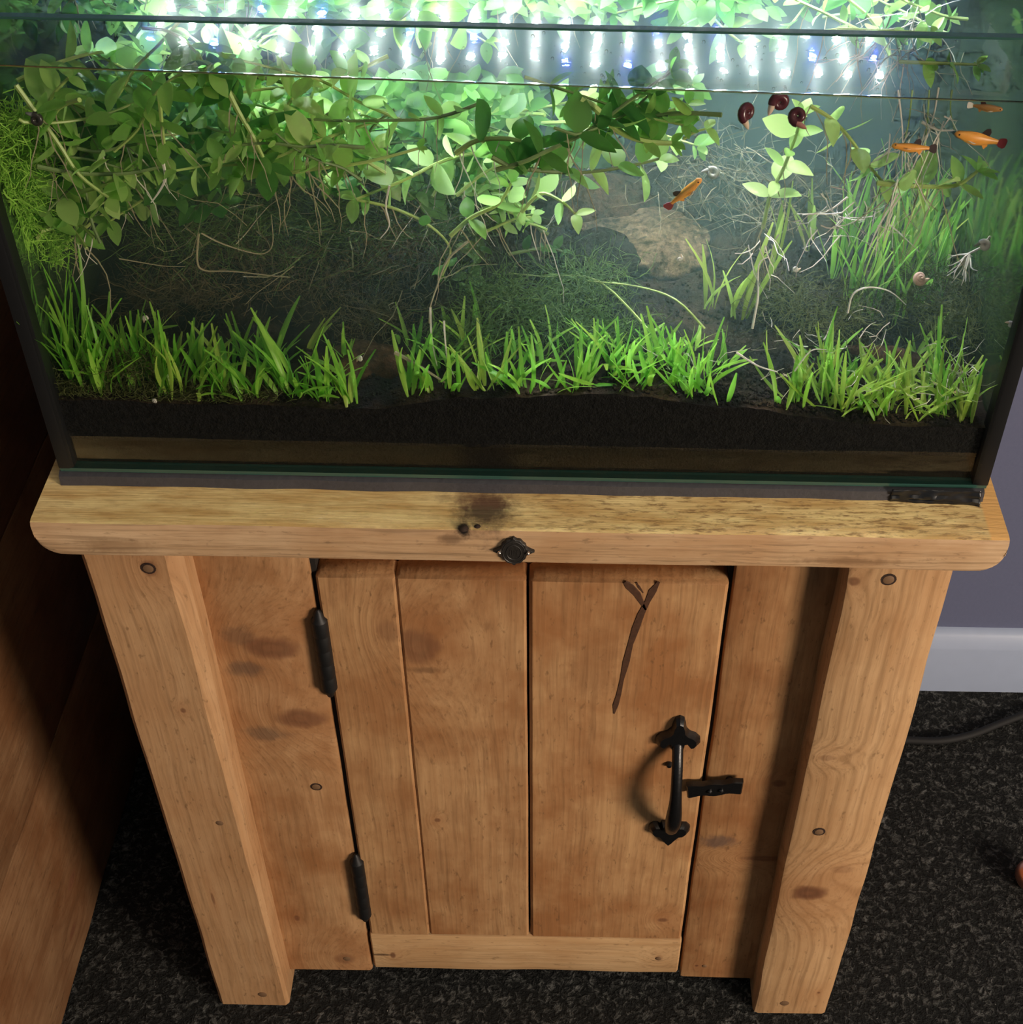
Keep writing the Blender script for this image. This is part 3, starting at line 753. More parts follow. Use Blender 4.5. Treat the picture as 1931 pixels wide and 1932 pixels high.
# loose soil granules lying on the bed
mb = MB()
ico = [(0,0,1),(0.89,0,0.45),(0.28,0.85,0.45),(-0.72,0.53,0.45),(-0.72,-0.53,0.45),(0.28,-0.85,0.45),(0.72,0.53,-0.45),(-0.28,0.85,-0.45),(-0.89,0,-0.45),(-0.28,-0.85,-0.45),(0.72,-0.53,-0.45),(0,0,-1)]
icf = [(0,1,2),(0,2,3),(0,3,4),(0,4,5),(0,5,1),(1,6,2),(2,7,3),(3,8,4),(4,9,5),(5,10,1),(6,7,2),(7,8,3),(8,9,4),(9,10,5),(10,6,1),(11,7,6),(11,8,7),(11,9,8),(11,10,9),(11,6,10)]
for i in range(2600):
    x = ru(-0.285, 0.285) if R3() < 0.4 else random.gauss(0.18, 0.06); y = ru(0.009, 0.17) if R3() < 0.5 else ru(0.009, 0.05)
    if abs(x) > 0.287: continue
    s = ru(0.0007, 0.0019); z = soil(x, y) + s*0.3
    mb.add([(x + p[0]*s*ru(.7,1.3), y + p[1]*s*ru(.7,1.3), z + p[2]*s*ru(.7,1.2)) for p in ico], icf)
o = mb.build('soil_granules', M_soil, sub, smooth=False); o.location = (0, -0.15, -(T+0.001)); o['kind'] = 'stuff'

# ---------------------------------------------------------------- rocks and driftwood
def rock_mat(name, c0, c1, top=None):
    t = NT(name); P = t.obj(); a = t.noise(P, 190, 5, 0.78); b = t.noise(P, 35, 4, 0.6)
    c = t.mix(t.ramp(a, [(0.36, 0.0), (0.66, 1.0)]), c0, c1)
    if top:
        geo = t.n('ShaderNodeNewGeometry'); sp = t.n('ShaderNodeSeparateXYZ'); t.l(geo.outputs['Normal'], sp.inputs[0])
        k = t.math('ADD', sp.outputs[2], t.math('MULTIPLY', t.math('SUBTRACT', b, 0.5), 0.8))
        c = t.mix(t.ramp(k, [(0.35, 0.0), (0.62, 1.0)]), c, t.mix(t.ramp(t.math('ADD', t.math('MULTIPLY', a, 0.7), t.math('MULTIPLY', b, 0.3)), [(0.40, 0.0), (0.62, 1.0)]), top[0], top[1]))
    t.pbr(c, 0.9, 0, t.bump(a, 0.9, 0.004), 0.15); return t.m
def rock(name, label, cat, c, r, mat, seed, flat=0.0, rough=0.25, tilt=(0,0,0), flattop=None):
    bm = bmesh.new(); bmesh.ops.create_icosphere(bm, subdivisions=4, radius=1.0)
    for v in bm.verts:
        p = v.co.copy(); d = 1 + rough*mnoise.noise(p*1.6 + Vector((seed, 0, 0))) + rough*0.4*mnoise.noise(p*4.5 + Vector((0, seed, 0))) + rough*0.15*mnoise.noise(p*11)
        p *= d
        if flattop is not None and p.z > flattop: p.z = flattop + (p.z-flattop)*0.12
        v.co = Vector((p.x*r[0], p.y*r[1], p.z*r[2]))
    me = bpy.data.meshes.new(name); bm.to_mesh(me); bm.free()
    for p in me.polygons: p.use_smooth = True
    o = put(name, me, mat, None, c); o.rotation_euler = tilt
    return tag(o, label, cat)
M_rock1 = rock_mat('stump_rock', (0.008, 0.010, 0.012), (0.030, 0.032, 0.034), ((0.050, 0.036, 0.018), (0.36, 0.26, 0.14)))
M_rock2 = rock_mat('brown_rock', (0.035, 0.021, 0.011), (0.15, 0.09, 0.048))
M_rock3 = rock_mat('dark_rock', (0.010, 0.009, 0.008), (0.05, 0.04, 0.03))
p = at(1232, 470, 0.165)
rock('rock', 'large dark boulder with a flat sandy brown top in the tank middle', 'rock', (p.x-0.006, 0.165, p.z-0.014), (0.052, 0.042, 0.048), M_rock1, 3.0, flattop=0.50, rough=0.34)
p = at(1120, 395, 0.20); rock('rock', 'low brown mossy rock behind the sandy topped boulder', 'rock', (p.x, 0.215, p.z-0.02), (0.05, 0.035, 0.036), M_rock2, 7.0)
p = at(330, 580, 0.11); rock('rock', 'rounded brown rock behind the grass on the tank left side', 'rock', (p.x, 0.115, p.z-0.012), (0.045, 0.032, 0.030), M_rock2, 11.0)
p = at(560, 560, 0.14); rock('rock', 'broad dark rock in the shade under the hanging stems', 'rock', (p.x, 0.145, p.z-0.014), (0.060, 0.036, 0.032), M_rock3, 15.0)
p = at(690, 690, 0.045); rock('rock', 'small smooth reddish brown stone between two grass patches', 'rock', (p.x, 0.05, p.z-0.004), (0.029, 0.016, 0.017), M_rock2, 21.0, rough=0.12)
p = at(1555, 465, 0.15); rock('rock', 'small black stone on top of the right soil mound', 'rock', (p.x, 0.15, p.z-0.002), (0.010, 0.008, 0.008), simple('black_stone', (0.01, 0.011, 0.012), 0.6), 25.0)
p = at(1160, 470, 0.12); rock('rock', 'dark flat stone half hidden left of the sandy boulder', 'rock', (p.x-0.012, 0.135, p.z-0.016), (0.03, 0.02, 0.016), M_rock3, 31.0)
# driftwood twig on the right
mb = MB(); A = [(1600,655,.075),(1680,668,.07),(1760,690,.065),(1830,705,.06),(1885,722,.055)]
mb.tube([at(u, v, y) + Vector((0, 0, -0.002)) for u, v, y in A], [0.003, 0.0075, 0.008, 0.0055, 0.0015], 9)
tag(mb.build('driftwood', rock_mat('driftwood', (0.045, 0.018, 0.010), (0.17, 0.075, 0.042))), 'reddish brown piece of driftwood lying behind the right grass', 'driftwood')

# ---------------------------------------------------------------- plant materials
def leaf_mat(name, c0, c1, trans=0.60, rough=0.35, vein=True):
    t = NT(name); r = t.rnd(); c = t.mix(r, c0, c1)
    c = t.mix(t.math('MULTIPLY', t.noise(t.obj(), 160, 2), 0.22), c, tuple(x*0.55 for x in c0))
    b = t.n('ShaderNodeBsdfPrincipled'); t.l(c, b.inputs['Base Color']); b.inputs['Roughness'].default_value = rough; b.inputs['Specular IOR Level'].default_value = 0.3
    tl = t.n('ShaderNodeBsdfTranslucent'); t.l(t.mix(0.6, c, (min(1, c1[0]*1.0), min(1, c1[1]*1.42), min(1, c1[2]*1.5))), tl.inputs[0])
    mx = t.n('ShaderNodeMixShader'); mx.inputs[0].default_value = trans
    t.l(b.outputs[0], mx.inputs[1]); t.l(tl.outputs[0], mx.inputs[2]); t.l(mx.outputs[0], t.out.inputs[0]); return t.m
M_leafA = leaf_mat('leaf_green', (0.20, 0.46, 0.085), (0.46, 0.66, 0.16))
M_leafB = leaf_mat('leaf_bright', (0.34, 0.62, 0.13), (0.62, 0.78, 0.27))
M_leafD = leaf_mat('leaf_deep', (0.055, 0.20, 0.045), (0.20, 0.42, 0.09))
M_grass = leaf_mat('grass_green', (0.15, 0.48, 0.040), (0.44, 0.72, 0.10), 0.45)
M_grassY = leaf_mat('grass_yellow', (0.30, 0.48, 0.05), (0.55, 0.68, 0.14), 0.4)
M_stem = simple('plant_stem', (0.34, 0.46, 0.12), 0.45, var=0.25, scale=90)
M_stemD = simple('plant_stem_dark', (0.13, 0.20, 0.06), 0.5, var=0.3, scale=90)
M_root = simple('white_root', (0.66, 0.62, 0.52), 0.5, var=0.2, scale=120)
M_rootT = simple('tan_root', (0.33, 0.29, 0.17), 0.6, var=0.3, scale=120)
M_rootD = simple('dark_root', (0.20, 0.19, 0.10), 0.6, var=0.3, scale=120)
M_moss = leaf_mat('moss_green', (0.10, 0.20, 0.045), (0.20, 0.32, 0.08), 0.3, 0.7)
M_mossB = leaf_mat('moss_brown', (0.10, 0.085, 0.04), (0.20, 0.16, 0.075), 0.2, 0.8)
M_mossG = leaf_mat('moss_olive', (0.09, 0.10, 0.03), (0.17, 0.20, 0.05), 0.3, 0.7)
M_mossL = leaf_mat('moss_lime', (0.32, 0.66, 0.07), (0.46, 0.76, 0.12), 0.4, 0.7)

def leaf_mesh(name, wd, fold, curl, tip=1.0, rows=6):
    """unit leaf along +Y, face up +Z, folded along the midrib and curling at the tip"""
    vs = []; fs = []
    for i in range(rows+1):
        tt = i/rows; wdt = wd*math.sin(math.pi*min(1, tt**0.85*tip))**0.75*0.5 if 0 < tt < 1 else 0.012
        z = curl*tt*tt; 
        vs += [(-wdt, tt, z + fold*wdt), (0, tt, z), (wdt, tt, z + fold*wdt)]
    for i in range(rows):
        a = i*3; fs += [(a, a+1, a+4, a+3), (a+1, a+2, a+5, a+4)]
    me = bpy.data.meshes.new(name); me.from_pydata(vs, [], fs); me.update()
    for p in me.polygons: p.use_smooth = True
    return me
def variants(base, mat, specs):
    out = []
    for s in specs:
        me = leaf_mesh(base, *s); me.materials.append(mat); out.append(me)
    return out
RS = [(0.56, 0.25, -0.12), (0.62, 0.15, -0.25), (0.50, 0.35, 0.10), (0.66, 0.10, -0.05), (0.54, 0.3, -0.35)]
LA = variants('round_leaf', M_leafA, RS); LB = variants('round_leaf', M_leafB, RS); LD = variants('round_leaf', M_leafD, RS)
BL_SPEC = [(0.075, 0.4, 0.15, 0.96), (0.065, 0.3, -0.35, 0.96), (0.090, 0.3, 0.45, 0.95), (0.08, 0.4, -0.05, 0.97), (0.07, 0.3, -0.6, 0.96)]
GB = variants('grass_blade', M_grass, BL_SPEC); GY = variants('grass_blade', M_grassY, BL_SPEC)

def orient(d, up, s, sw=None):
    d = d.normalized(); x = d.cross(up)
    if x.length < 1e-4: x = d.orthogonal()
    x.normalize(); z = x.cross(d)
    if sw is None: sw = s
    return Matrix(((x.x*sw, d.x*s, z.x*sw, 0), (x.y*sw, d.y*s, z.y*sw, 0), (x.z*sw, d.z*s, z.z*sw, 0), (0, 0, 0, 1)))
def clampp(p, m=0.010):
    return Vector((max(-IN+m, min(IN-m, p.x)), max(G+m, min(TD-G-m, p.y)), max(soil(p.x, p.y)-0.002, min(wl(p.x)-0.0035, p.z))))
def smooth_path(pts, n=4):
    out = []
    P = [pts[0]] + list(pts) + [pts[-1]]
    for i in range(1, len(P)-2):
        for k in range(n):
            tt = k/n; a, b, c, d = P[i-1], P[i], P[i+1], P[i+2]
            out.append(0.5*((2*b) + (c-a)*tt + (2*a-5*b+4*c-d)*tt*tt + (3*b-a-3*c+d)*tt**3))
    out.append(pts[-1]); return out
def stem_plant(pts, label, group=None, leaves=LA, ls=0.020, gap=0.014, r=0.0011, smat=None, bare=0.0, roots=0, name='stem_plant', smooth=True):
    pts = [Vector(p) for p in pts]
    if smooth: pts = smooth_path(pts)
    pts = [clampp(p, 0.008) for p in pts]
    o0 = pts[0]
    root = thing(name, label, 'plant', o0, group)
    mb = MB(); n = len(pts); mb.tube([p-o0 for p in pts], [r*(1.15-0.45*i/(n-1)) for i in range(n)], 6)
    mb.build('stem', smat or M_stem, root)
    acc = 0.0; k = 0; total = sum((pts[i+1]-pts[i]).length for i in range(n-1)); run = 0.0
    ph = ru(0, 6.28)
    for i in range(n-1):
        seg = pts[i+1]-pts[i]; L = seg.length
        if L < 1e-6: continue
        d = seg/L; pos = 0.0
        while acc + (L-pos) >= gap:
            pos += gap-acc; acc = 0.0; q = pts[i] + d*pos
            if (run+pos)/total < bare: k += 1; continue
            frac = (run+pos)/total
            u = d.orthogonal().normalized(); u.rotate(Matrix.Rotation(ph + k*math.pi/2, 3, d))
            for sgn in (1, -1):
                dr = (u*sgn + d*ru(0.15, 0.8) + Vector((0, 0, ru(-0.1, 0.45)))).normalized()
                up = Vector((ru(-.35,.35), ru(-.45,.15), 1)) if R3() < 0.55 else d + Vector((0, -0.4, 0.4))
                s = ls*ru(0.72, 1.18)*(0.65 if frac > 0.93 else 1.0)
                e = q + dr*s
                if e.z > wl(e.x)-0.002: dr.z = -abs(dr.z)*0.3; 
                if e.y < G+0.004 or abs(e.x) > IN-0.003 or e.y > TD-G-0.003: s *= 0.45
                c = put('leaf', random.choice(leaves), None, root)
                c.matrix_local = Matrix.Translation(q-o0) @ orient(dr, up, s, s*ru(0.85, 1.15))
            k += 1
        acc += L-pos; run += L
    # tip leaves
    d = (pts[-1]-pts[-2]).normalized() if (pts[-1]-pts[-2]).length > 1e-7 else Vector((0,0,1))
    for j in range(3):
        u = d.orthogonal().normalized(); u.rotate(Matrix.Rotation(j*2.1+ph, 3, d)); s = ls*ru(0.45, 0.7)
        c = put('leaf', random.choice(leaves), None, root)
        c.matrix_local = Matrix.Translation(pts[-1]-o0) @ orient((d*0.8+u), Vector((0,-0.3,1)), s)
    if roots:
        mb = MB()
        for j in range(roots):
            q = pts[int(ru(0, 0.7)*(n-1))]-o0; L = ru(0.02, 0.055); P_ = [q]
            dd = Vector((ru(-.5,.5), ru(-.5,.3), -1)).normalized()
            for m in range(5):
                dd = (dd + Vector((ru(-.35,.35), ru(-.35,.35), ru(-.25,.1)))).normalized(); P_.append(P_[-1] + dd*L/5)
            P_ = [clampp(p+o0, 0.004)-o0 for p in P_]
            mb.tube(P_, [0.00042, 0.0004, 0.00036, 0.0003, 0.00025, 0.00015], 4, False)
        mb.build('roots', M_rootT if R3() < 0.6 else M_root, root)
    return root
def walk(p, d, n, L, wig=0.5, lift=0.0):
    P_ = [Vector(p)]; d = Vector(d).normalized()
    for i in range(n):
        d = (d + Vector((ru(-wig,wig), ru(-wig,wig)*0.7, ru(-wig,wig)*0.6+lift))).normalized(); P_.append(clampp(P_[-1] + d*L/n, 0.012))
    return P_
#SCATTER
KEEP_CLEAR = [(1245, 1335, 325, 405, 0.06), (1120, 1345, 345, 560, 0.2), (1380, 1931, 160, 420, 0.3), (1050, 1130, 360, 450, 0.2), (250, 850, 400, 620, 0.3)]
ADJ = {id(LA): 'mid green', id(LB): 'lime green', id(LD): 'dark green'}
PARTS = ('left part', 'middle part', 'right part')
def region_plants(n, us, vs, yr, label, group, leaves, ls=(0.017, 0.024), length=(0.05, 0.10), dirs=None, roots=0.4, lift=0.02, gap=(0.012, 0.017), bare=0.0):
    k = 0; tries = 0
    while k < n and tries < n*30:
        tries += 1
        u, v = ru(*us), ru(*vs); y = ru(*yr); p = at(u, v, y)
        if p.z > wl(p.x)-0.006 or abs(p.x) > IN-0.012 or p.z < soil(p.x, y)+0.01: continue
        L = ru(*length); d = dirs() if dirs else Vector((ru(-1, 1), ru(-0.6, 0.6), ru(-0.35, 0.5)))
        d.normalize(); st = p - d*L*0.55
        path = walk(st, d, 4, L, 0.4, lift)
        if any(a0-15 < pu < a1+15 and b0-15 < pv < b1+15 and q.y < yz for q in path for (pu, pv) in (pix(q),) for (a0, a1, b0, b1, yz) in KEEP_CLEAR): continue
        lv = random.choice(leaves); third = min(2, max(0, int(3*(u-us[0])/(us[1]-us[0]))))
        stem_plant(path, label.replace('ADJ', ADJ[id(lv)]) + ', ' + PARTS[third], group, lv, ru(*ls), ru(*gap), ru(0.0008, 0.0013), M_stem if R3() < 0.7 else M_stemD, bare, random.randint(2, 5) if R3() < roots else 0)
        k += 1
gA = 'stems in the dense green mass on the tank left side'
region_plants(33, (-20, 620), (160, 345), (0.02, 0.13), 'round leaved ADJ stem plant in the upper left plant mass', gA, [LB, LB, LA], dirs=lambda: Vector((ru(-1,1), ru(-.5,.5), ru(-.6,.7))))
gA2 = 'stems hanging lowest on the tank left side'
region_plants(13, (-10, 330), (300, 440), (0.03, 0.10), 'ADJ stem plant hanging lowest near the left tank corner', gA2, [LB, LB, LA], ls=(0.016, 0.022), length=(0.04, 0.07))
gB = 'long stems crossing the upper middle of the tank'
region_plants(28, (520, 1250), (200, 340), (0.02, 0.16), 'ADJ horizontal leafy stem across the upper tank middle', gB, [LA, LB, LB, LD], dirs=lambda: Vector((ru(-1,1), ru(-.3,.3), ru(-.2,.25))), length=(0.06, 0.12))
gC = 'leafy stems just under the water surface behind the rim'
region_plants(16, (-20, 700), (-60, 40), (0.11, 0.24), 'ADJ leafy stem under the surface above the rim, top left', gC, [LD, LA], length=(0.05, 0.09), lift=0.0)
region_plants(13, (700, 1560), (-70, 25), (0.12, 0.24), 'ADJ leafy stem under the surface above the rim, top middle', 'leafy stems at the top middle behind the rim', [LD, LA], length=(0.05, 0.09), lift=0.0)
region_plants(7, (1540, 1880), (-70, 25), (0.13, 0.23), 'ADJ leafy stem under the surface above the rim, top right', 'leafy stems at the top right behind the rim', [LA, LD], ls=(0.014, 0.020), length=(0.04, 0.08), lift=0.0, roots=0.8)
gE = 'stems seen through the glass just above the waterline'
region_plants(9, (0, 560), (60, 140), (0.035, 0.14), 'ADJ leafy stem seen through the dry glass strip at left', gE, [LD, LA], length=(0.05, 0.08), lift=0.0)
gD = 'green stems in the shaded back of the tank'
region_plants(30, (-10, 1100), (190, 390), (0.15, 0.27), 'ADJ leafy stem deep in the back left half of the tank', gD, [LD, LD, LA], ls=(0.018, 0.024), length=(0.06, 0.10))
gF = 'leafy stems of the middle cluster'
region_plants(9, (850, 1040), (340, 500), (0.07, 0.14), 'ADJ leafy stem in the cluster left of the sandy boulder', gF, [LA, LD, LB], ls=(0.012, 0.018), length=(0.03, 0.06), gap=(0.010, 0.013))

# individually recognisable stems
def pp(*a): return [at(u, v, y) for (u, v, y) in a]
stem_plant(pp((985,400,.06),(1020,365,.06),(1060,380,.055),(1086,404,.05)), 'pale mint green rosette of round leaves left of the sandy boulder', None, LB, 0.019, 0.016)
stem_plant(pp((1095,188,.03),(1125,205,.03),(1165,245,.03),(1215,266,.03),(1268,270,.03)), 'thick yellow green stem arching down from the surface in the upper middle', None, LA, 0.019, 0.022, 0.0020, roots=3)
stem_plant(pp((1290,262,.05),(1310,250,.05),(1332,243,.05)), 'stem with a single large oval lime leaf right of the arching stem', None, LB, 0.020, 0.05, 0.0009)
stem_plant(pp((1440,430,.12),(1455,365,.11),(1478,320,.10),(1500,262,.09),(1515,215,.08)), 'upright leafy stem below the dark red snails', None, LB, 0.020, 0.015, 0.0012, bare=0.25, roots=4)
stem_plant(pp((1530,200,.06),(1570,225,.06),(1605,262,.06),(1640,312,.055),(1668,345,.05)), 'leafy stem slanting down to the right below the waterline', None, LB, 0.018, 0.013, 0.0012, roots=5)
stem_plant(pp((1655,345,.045),(1710,350,.045),(1765,352,.045),(1810,348,.04),(1846,322,.04)), 'bright horizontal leafy stem below the two orange fish', None, LB, 0.020, 0.012, 0.0014, roots=9)
stem_plant(pp((30,160,.02),(70,215,.02),(110,270,.022),(150,330,.02),(205,372,.02)), 'long leafy stem slanting down along the front pane at the far left', None, LB, 0.023, 0.018, 0.0013, roots=3)
stem_plant(pp((300,170,.02),(305,230,.02),(310,270,.02)), 'hanging stem with round leaves left of the front mass', None, LA, 0.022, 0.018, 0.0012, roots=2)
stem_plant(pp((430,170,.02),(450,210,.02),(480,262,.018),(505,315,.02)), 'stem with large dark oval leaves close to the front pane', None, LD, 0.028, 0.020, 0.0014, roots=5)
stem_plant(pp((470,300,.035),(530,325,.03),(600,318,.03),(690,306,.03),(790,280,.035)), 'long thin runner stem sagging across the left middle', None, LA, 0.012, 0.05, 0.0012, roots=7)
stem_plant(pp((860,290,.04),(900,265,.04),(960,262,.035),(1010,275,.035)), 'stem with broad deep green leaves in the upper middle', None, LD, 0.027, 0.020, 0.0015, roots=4)
stem_plant(pp((650,372,.05),(740,392,.05),(810,425,.05),(850,470,.055),(835,520,.06)), 'thin pale stem sloping down towards the grass in the middle', None, LD, 0.010, 0.045, 0.0009, roots=3)
stem_plant(pp((850,445,.05),(890,410,.05),(940,385,.05),(965,345,.05)), 'curved stem with a big round leaf above the middle grass', None, LA, 0.021, 0.017, 0.0013, roots=3)
stem_plant(pp((1555,60,.10),(1620,52,.10),(1690,55,.10),(1760,45,.10)), 'leafy stem with white roots at the top right behind the rim', None, LB, 0.016, 0.013, 0.0011, roots=8)
stem_plant(pp((1700,95,.06),(1760,85,.06),(1815,92,.06),(1852,86,.06)), 'green sprig seen through the dry glass strip at the right', None, LA, 0.015, 0.014, 0.0010, roots=2)

# filler foliage nobody could count, deep in the mass
mb = MB()
base = leaf_mesh('tmp', 0.6, 0.2, -0.1, 1.0, 4)
bv = [v.co.copy() for v in base.vertices]; bf = [tuple(p.vertices) for p in base.polygons]
k = 0
while k < 2300:
    q = R3()
    if q < 0.45: u, v, y = ru(-20, 1000), ru(150, 330), ru(0.10, 0.28)
    elif q < 0.75: u, v, y = ru(-20, 1450), ru(-80, 35), ru(0.14, 0.28)
    else: u, v, y = ru(-20, 420), ru(150, 400), ru(0.06, 0.2)
    p = at(u, v, y)
    if p.z > wl(p.x)-0.006 or abs(p.x) > IN-0.012: k += 0.2; continue
    m = orient(Vector((ru(-1,1), ru(-1,1), ru(-.5,.6))), Vector((ru(-.5,.5), ru(-.7,.2), 1)), ru(0.012, 0.022))
    mb.add([clampp(p + (m @ c), 0.003) for c in bv], bf); k += 1
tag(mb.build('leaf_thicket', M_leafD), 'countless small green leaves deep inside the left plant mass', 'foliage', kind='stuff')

# ---------------------------------------------------------------- threads: moss and thin roots
def threads(name, label, blobs, n, mat, L=(0.01, 0.03), r=0.00035, wig=0.7, cat='moss', up=0.0):
    mb = MB()
    for i in range(n):
        (c, rx, ry, rz) = random.choice(blobs)
        p = Vector((random.gauss(c[0], rx*0.5), random.gauss(c[1], ry*0.5), random.gauss(c[2], rz*0.5))); p = clampp(p, 0.003); p.z = max(p.z, soil(p.x, p.y)+0.001)
        d = Vector((ru(-1,1), ru(-1,1), ru(-0.6,0.6)+up)).normalized(); l = ru(*L); m = 4; s = Vector((ru(-1,1), ru(-1,1), ru(-1,1))).normalized()
        vs = []; fs = []
        for j in range(m+1):
            w_ = r*(1 - 0.6*j/m); vs += [p - s*w_, p + s*w_, p + d.cross(s)*w_*1.2]
            d = (d + Vector((ru(-wig,wig), ru(-wig,wig), ru(-wig,wig)))).normalized(); p = clampp(p + d*l/m, 0.002)
        for j in range(m):
            for q in range(3): fs.append((j*3+q, j*3+(q+1)%3, (j+1)*3+(q+1)%3, (j+1)*3+q))
        mb.add(vs, fs)
    return tag(mb.build(name, mat, smooth=False), label, cat, kind='stuff')
def B(u, v, y, rx, ry, rz): return (at(u, v, y), rx, ry, rz)
threads('moss', 'dark green thread moss covering the bed in the tank middle', [B(950,560,.08,.03,.02,.012), B(1050,600,.07,.035,.02,.012), B(1150,640,.06,.03,.015,.01), B(900,640,.06,.025,.015,.012), B(1100,530,.10,.03,.02,.012)], 2600, M_moss)
threads('moss', 'brown thread moss over the shaded rocks on the left', [B(330,560,.10,.04,.02,.016), B(560,540,.12,.05,.025,.018), B(700,620,.09,.035,.02,.014), B(450,470,.15,.05,.02,.02), B(760,480,.13,.035,.02,.018)], 2600, M_mossB)
threads('moss', 'olive thread moss spread over the right soil mound', [B(1560,600,.08,.035,.02,.008), B(1700,560,.10,.04,.025,.010), B(1480,560,.10,.03,.02,.010), B(1800,600,.08,.025,.02,.012), B(1750,520,.12,.03,.02,.010)], 1500, M_mossG)
threads('algae', 'fuzzy lime green algae cloud against the left pane', [B(20,320,.035,.016,.012,.022), B(30,260,.035,.018,.012,.016), B(80,430,.06,.012,.012,.02), B(15,390,.04,.012,.010,.02)], 2200, M_mossL, L=(0.008, 0.022), r=0.0005, cat='algae')
threads('moss', 'thin dark green threads between the hanging stems and the rocks', [B(350,430,.12,.06,.03,.02), B(650,430,.14,.06,.03,.02), B(480,400,.16,.06,.03,.02), B(850,400,.14,.04,.03,.02)], 1500, M_moss, L=(0.02, 0.045), r=0.0003, wig=0.4)

threads('fine_roots', 'tangle of fine tan roots trailing through the left hollow', [B(430,430,.09,.05,.03,.015), B(600,470,.09,.06,.03,.018), B(760,420,.08,.05,.03,.015), B(500,400,.06,.06,.02,.012), B(780,560,.07,.03,.02,.02)], 60, M_rootD, L=(0.03, 0.075), r=0.00040, wig=0.45, cat='root')
threads('moss', 'brown green moss fringe at the foot of the left corner grass', [B(150,735,.014,.03,.006,.008), B(280,745,.014,.04,.006,.007), B(430,748,.014,.04,.006,.006), B(230,690,.02,.03,.008,.008)], 1500, M_mossG, L=(0.006, 0.016))
threads('fine_roots', 'thin brown twigs tangled behind the boulder', [B(1350,290,.20,.05,.03,.02), B(1400,340,.17,.05,.03,.016), B(1480,400,.17,.05,.03,.012)], 260, M_rootD, L=(0.015, 0.05), r=0.00042, wig=0.55, cat='root')
threads('fine_roots', 'bunch of thin white roots hanging around the two orange fish', [B(1705,260,.055,.012,.01,.02), B(1745,250,.055,.014,.01,.02), B(1730,300,.05,.016,.01,.016), B(1770,235,.05,.012,.01,.014)], 46, M_root, L=(0.018, 0.045), r=0.00055, wig=0.35, cat='root', up=-1.2)
threads('fine_roots', 'tangle of pale roots under the surface at the top right', [B(1730,30,.12,.02,.02,.012), B(1680,90,.07,.025,.01,.01), B(1700,40,.14,.03,.02,.012)], 50, M_root, L=(0.015, 0.04), r=0.0005, wig=0.45, cat='root', up=-0.4)
threads('fine_roots', 'pale branching roots below the right leafy stems', [B(1600,390,.055,.02,.01,.012), B(1680,410,.05,.02,.01,.014), B(1560,420,.06,.02,.01,.01), B(1440,480,.06,.015,.01,.014)], 50, M_root, L=(0.015, 0.04), r=0.0005, wig=0.45, cat='root', up=-0.8)
threads('fine_roots', 'fine white rootlets scattered through the right hand grass', [B(1250,700,.03,.03,.012,.012), B(1500,690,.03,.04,.012,.012), B(1700,740,.02,.05,.01,.012), B(1600,640,.05,.05,.015,.01), B(1800,700,.03,.02,.012,.012)], 100, M_root, L=(0.008, 0.026), r=0.0004, wig=0.5, cat='root')
# single pale roots hanging free
def strand(pts, label, r=0.0006, mat=None, name='hanging_root'):
    P_ = smooth_path([at(u, v, y) for u, v, y in pts]); P_ = [clampp(p, 0.003) for p in P_]; n = len(P_); o0 = P_[0]
    mb = MB(); mb.tube([p-o0 for p in P_], [r*(1-0.6*i/(n-1)) for i in range(n)], 5)
    o = mb.build(name, mat or M_root, None, loc=o0); return tag(o, label, 'root')
strand([(306,300,.02),(312,335,.02),(300,362,.02),(285,382,.02)], 'pale curved root hanging below the left stems', 0.0010)
strand([(375,440,.06),(372,490,.06),(385,510,.06),(440,512,.06),(510,520,.06),(548,523,.06)], 'long tan root bending from vertical to horizontal on the left', 0.0007, M_rootT)
strand([(380,440,.05),(420,460,.05),(480,478,.05),(505,475,.05),(515,455,.05),(512,405,.05)], 'thin looped root drawing a low arc on the left', 0.0006, M_rootT)
strand([(225,488,.06),(260,494,.06),(310,502,.06),(350,503,.06)], 'short level root in front of the dark left hollow', 0.0005, M_rootT)
strand([(735,350,.03),(728,390,.03),(735,425,.03),(718,450,.03)], 'pale drooping root below the middle stems', 0.0007)
strand([(884,455,.05),(845,490,.05),(825,540,.05),(812,580,.045),(810,610,.045)], 'long brown stalk curving down into the middle grass', 0.0009, M_rootT)
strand([(812,580,.045),(815,640,.035),(825,690,.03)], 'pale stalk standing in the middle grass', 0.0008)
strand([(838,605,.035),(840,640,.03),(845,680,.025),(858,712,.02)], 'white straight root standing in the middle grass', 0.0007)
strand([(1240,640,.04),(1130,530,.09),(1030,522,.1),(960,515,.1)], 'long green thread lying across the middle moss', 0.0008, M_stem)
strand([(1330,620,.05),(1275,565,.06),(1200,540,.08),(1110,530,.09)], 'green twig slanting over the dark side of the boulder', 0.0009, M_stem)
strand([(1740,230,.05),(1770,245,.05),(1800,246,.05)], 'white root reaching to the mouth of the larger orange fish', 0.0010)
for i, (a, b, lab) in enumerate((((1695,170,.05),(1702,330,.05),'white upright root left of the lower orange fish'), ((1722,170,.06),(1698,300,.06),'pale stalk leaning behind the lower orange fish'),
        ((1772,165,.055),(1740,280,.05),'white forked root beside the larger orange fish'), ((1754,170,.06),(1735,330,.05),'pale stalk right of the lower orange fish'), ((1797,170,.06),(1802,245,.06),'short green stalk above the larger orange fish'))):
    m = ((a[0]+b[0])/2+ru(-6,6), (a[1]+b[1])/2, (a[2]+b[2])/2); strand([a, m, b], lab, 0.0006, M_root if i in (0, 2) else M_stem)
strand([(1600,372,.06),(1560,400,.06),(1515,405,.06)], 'short white root slanting below the right leafy stem', 0.0007)
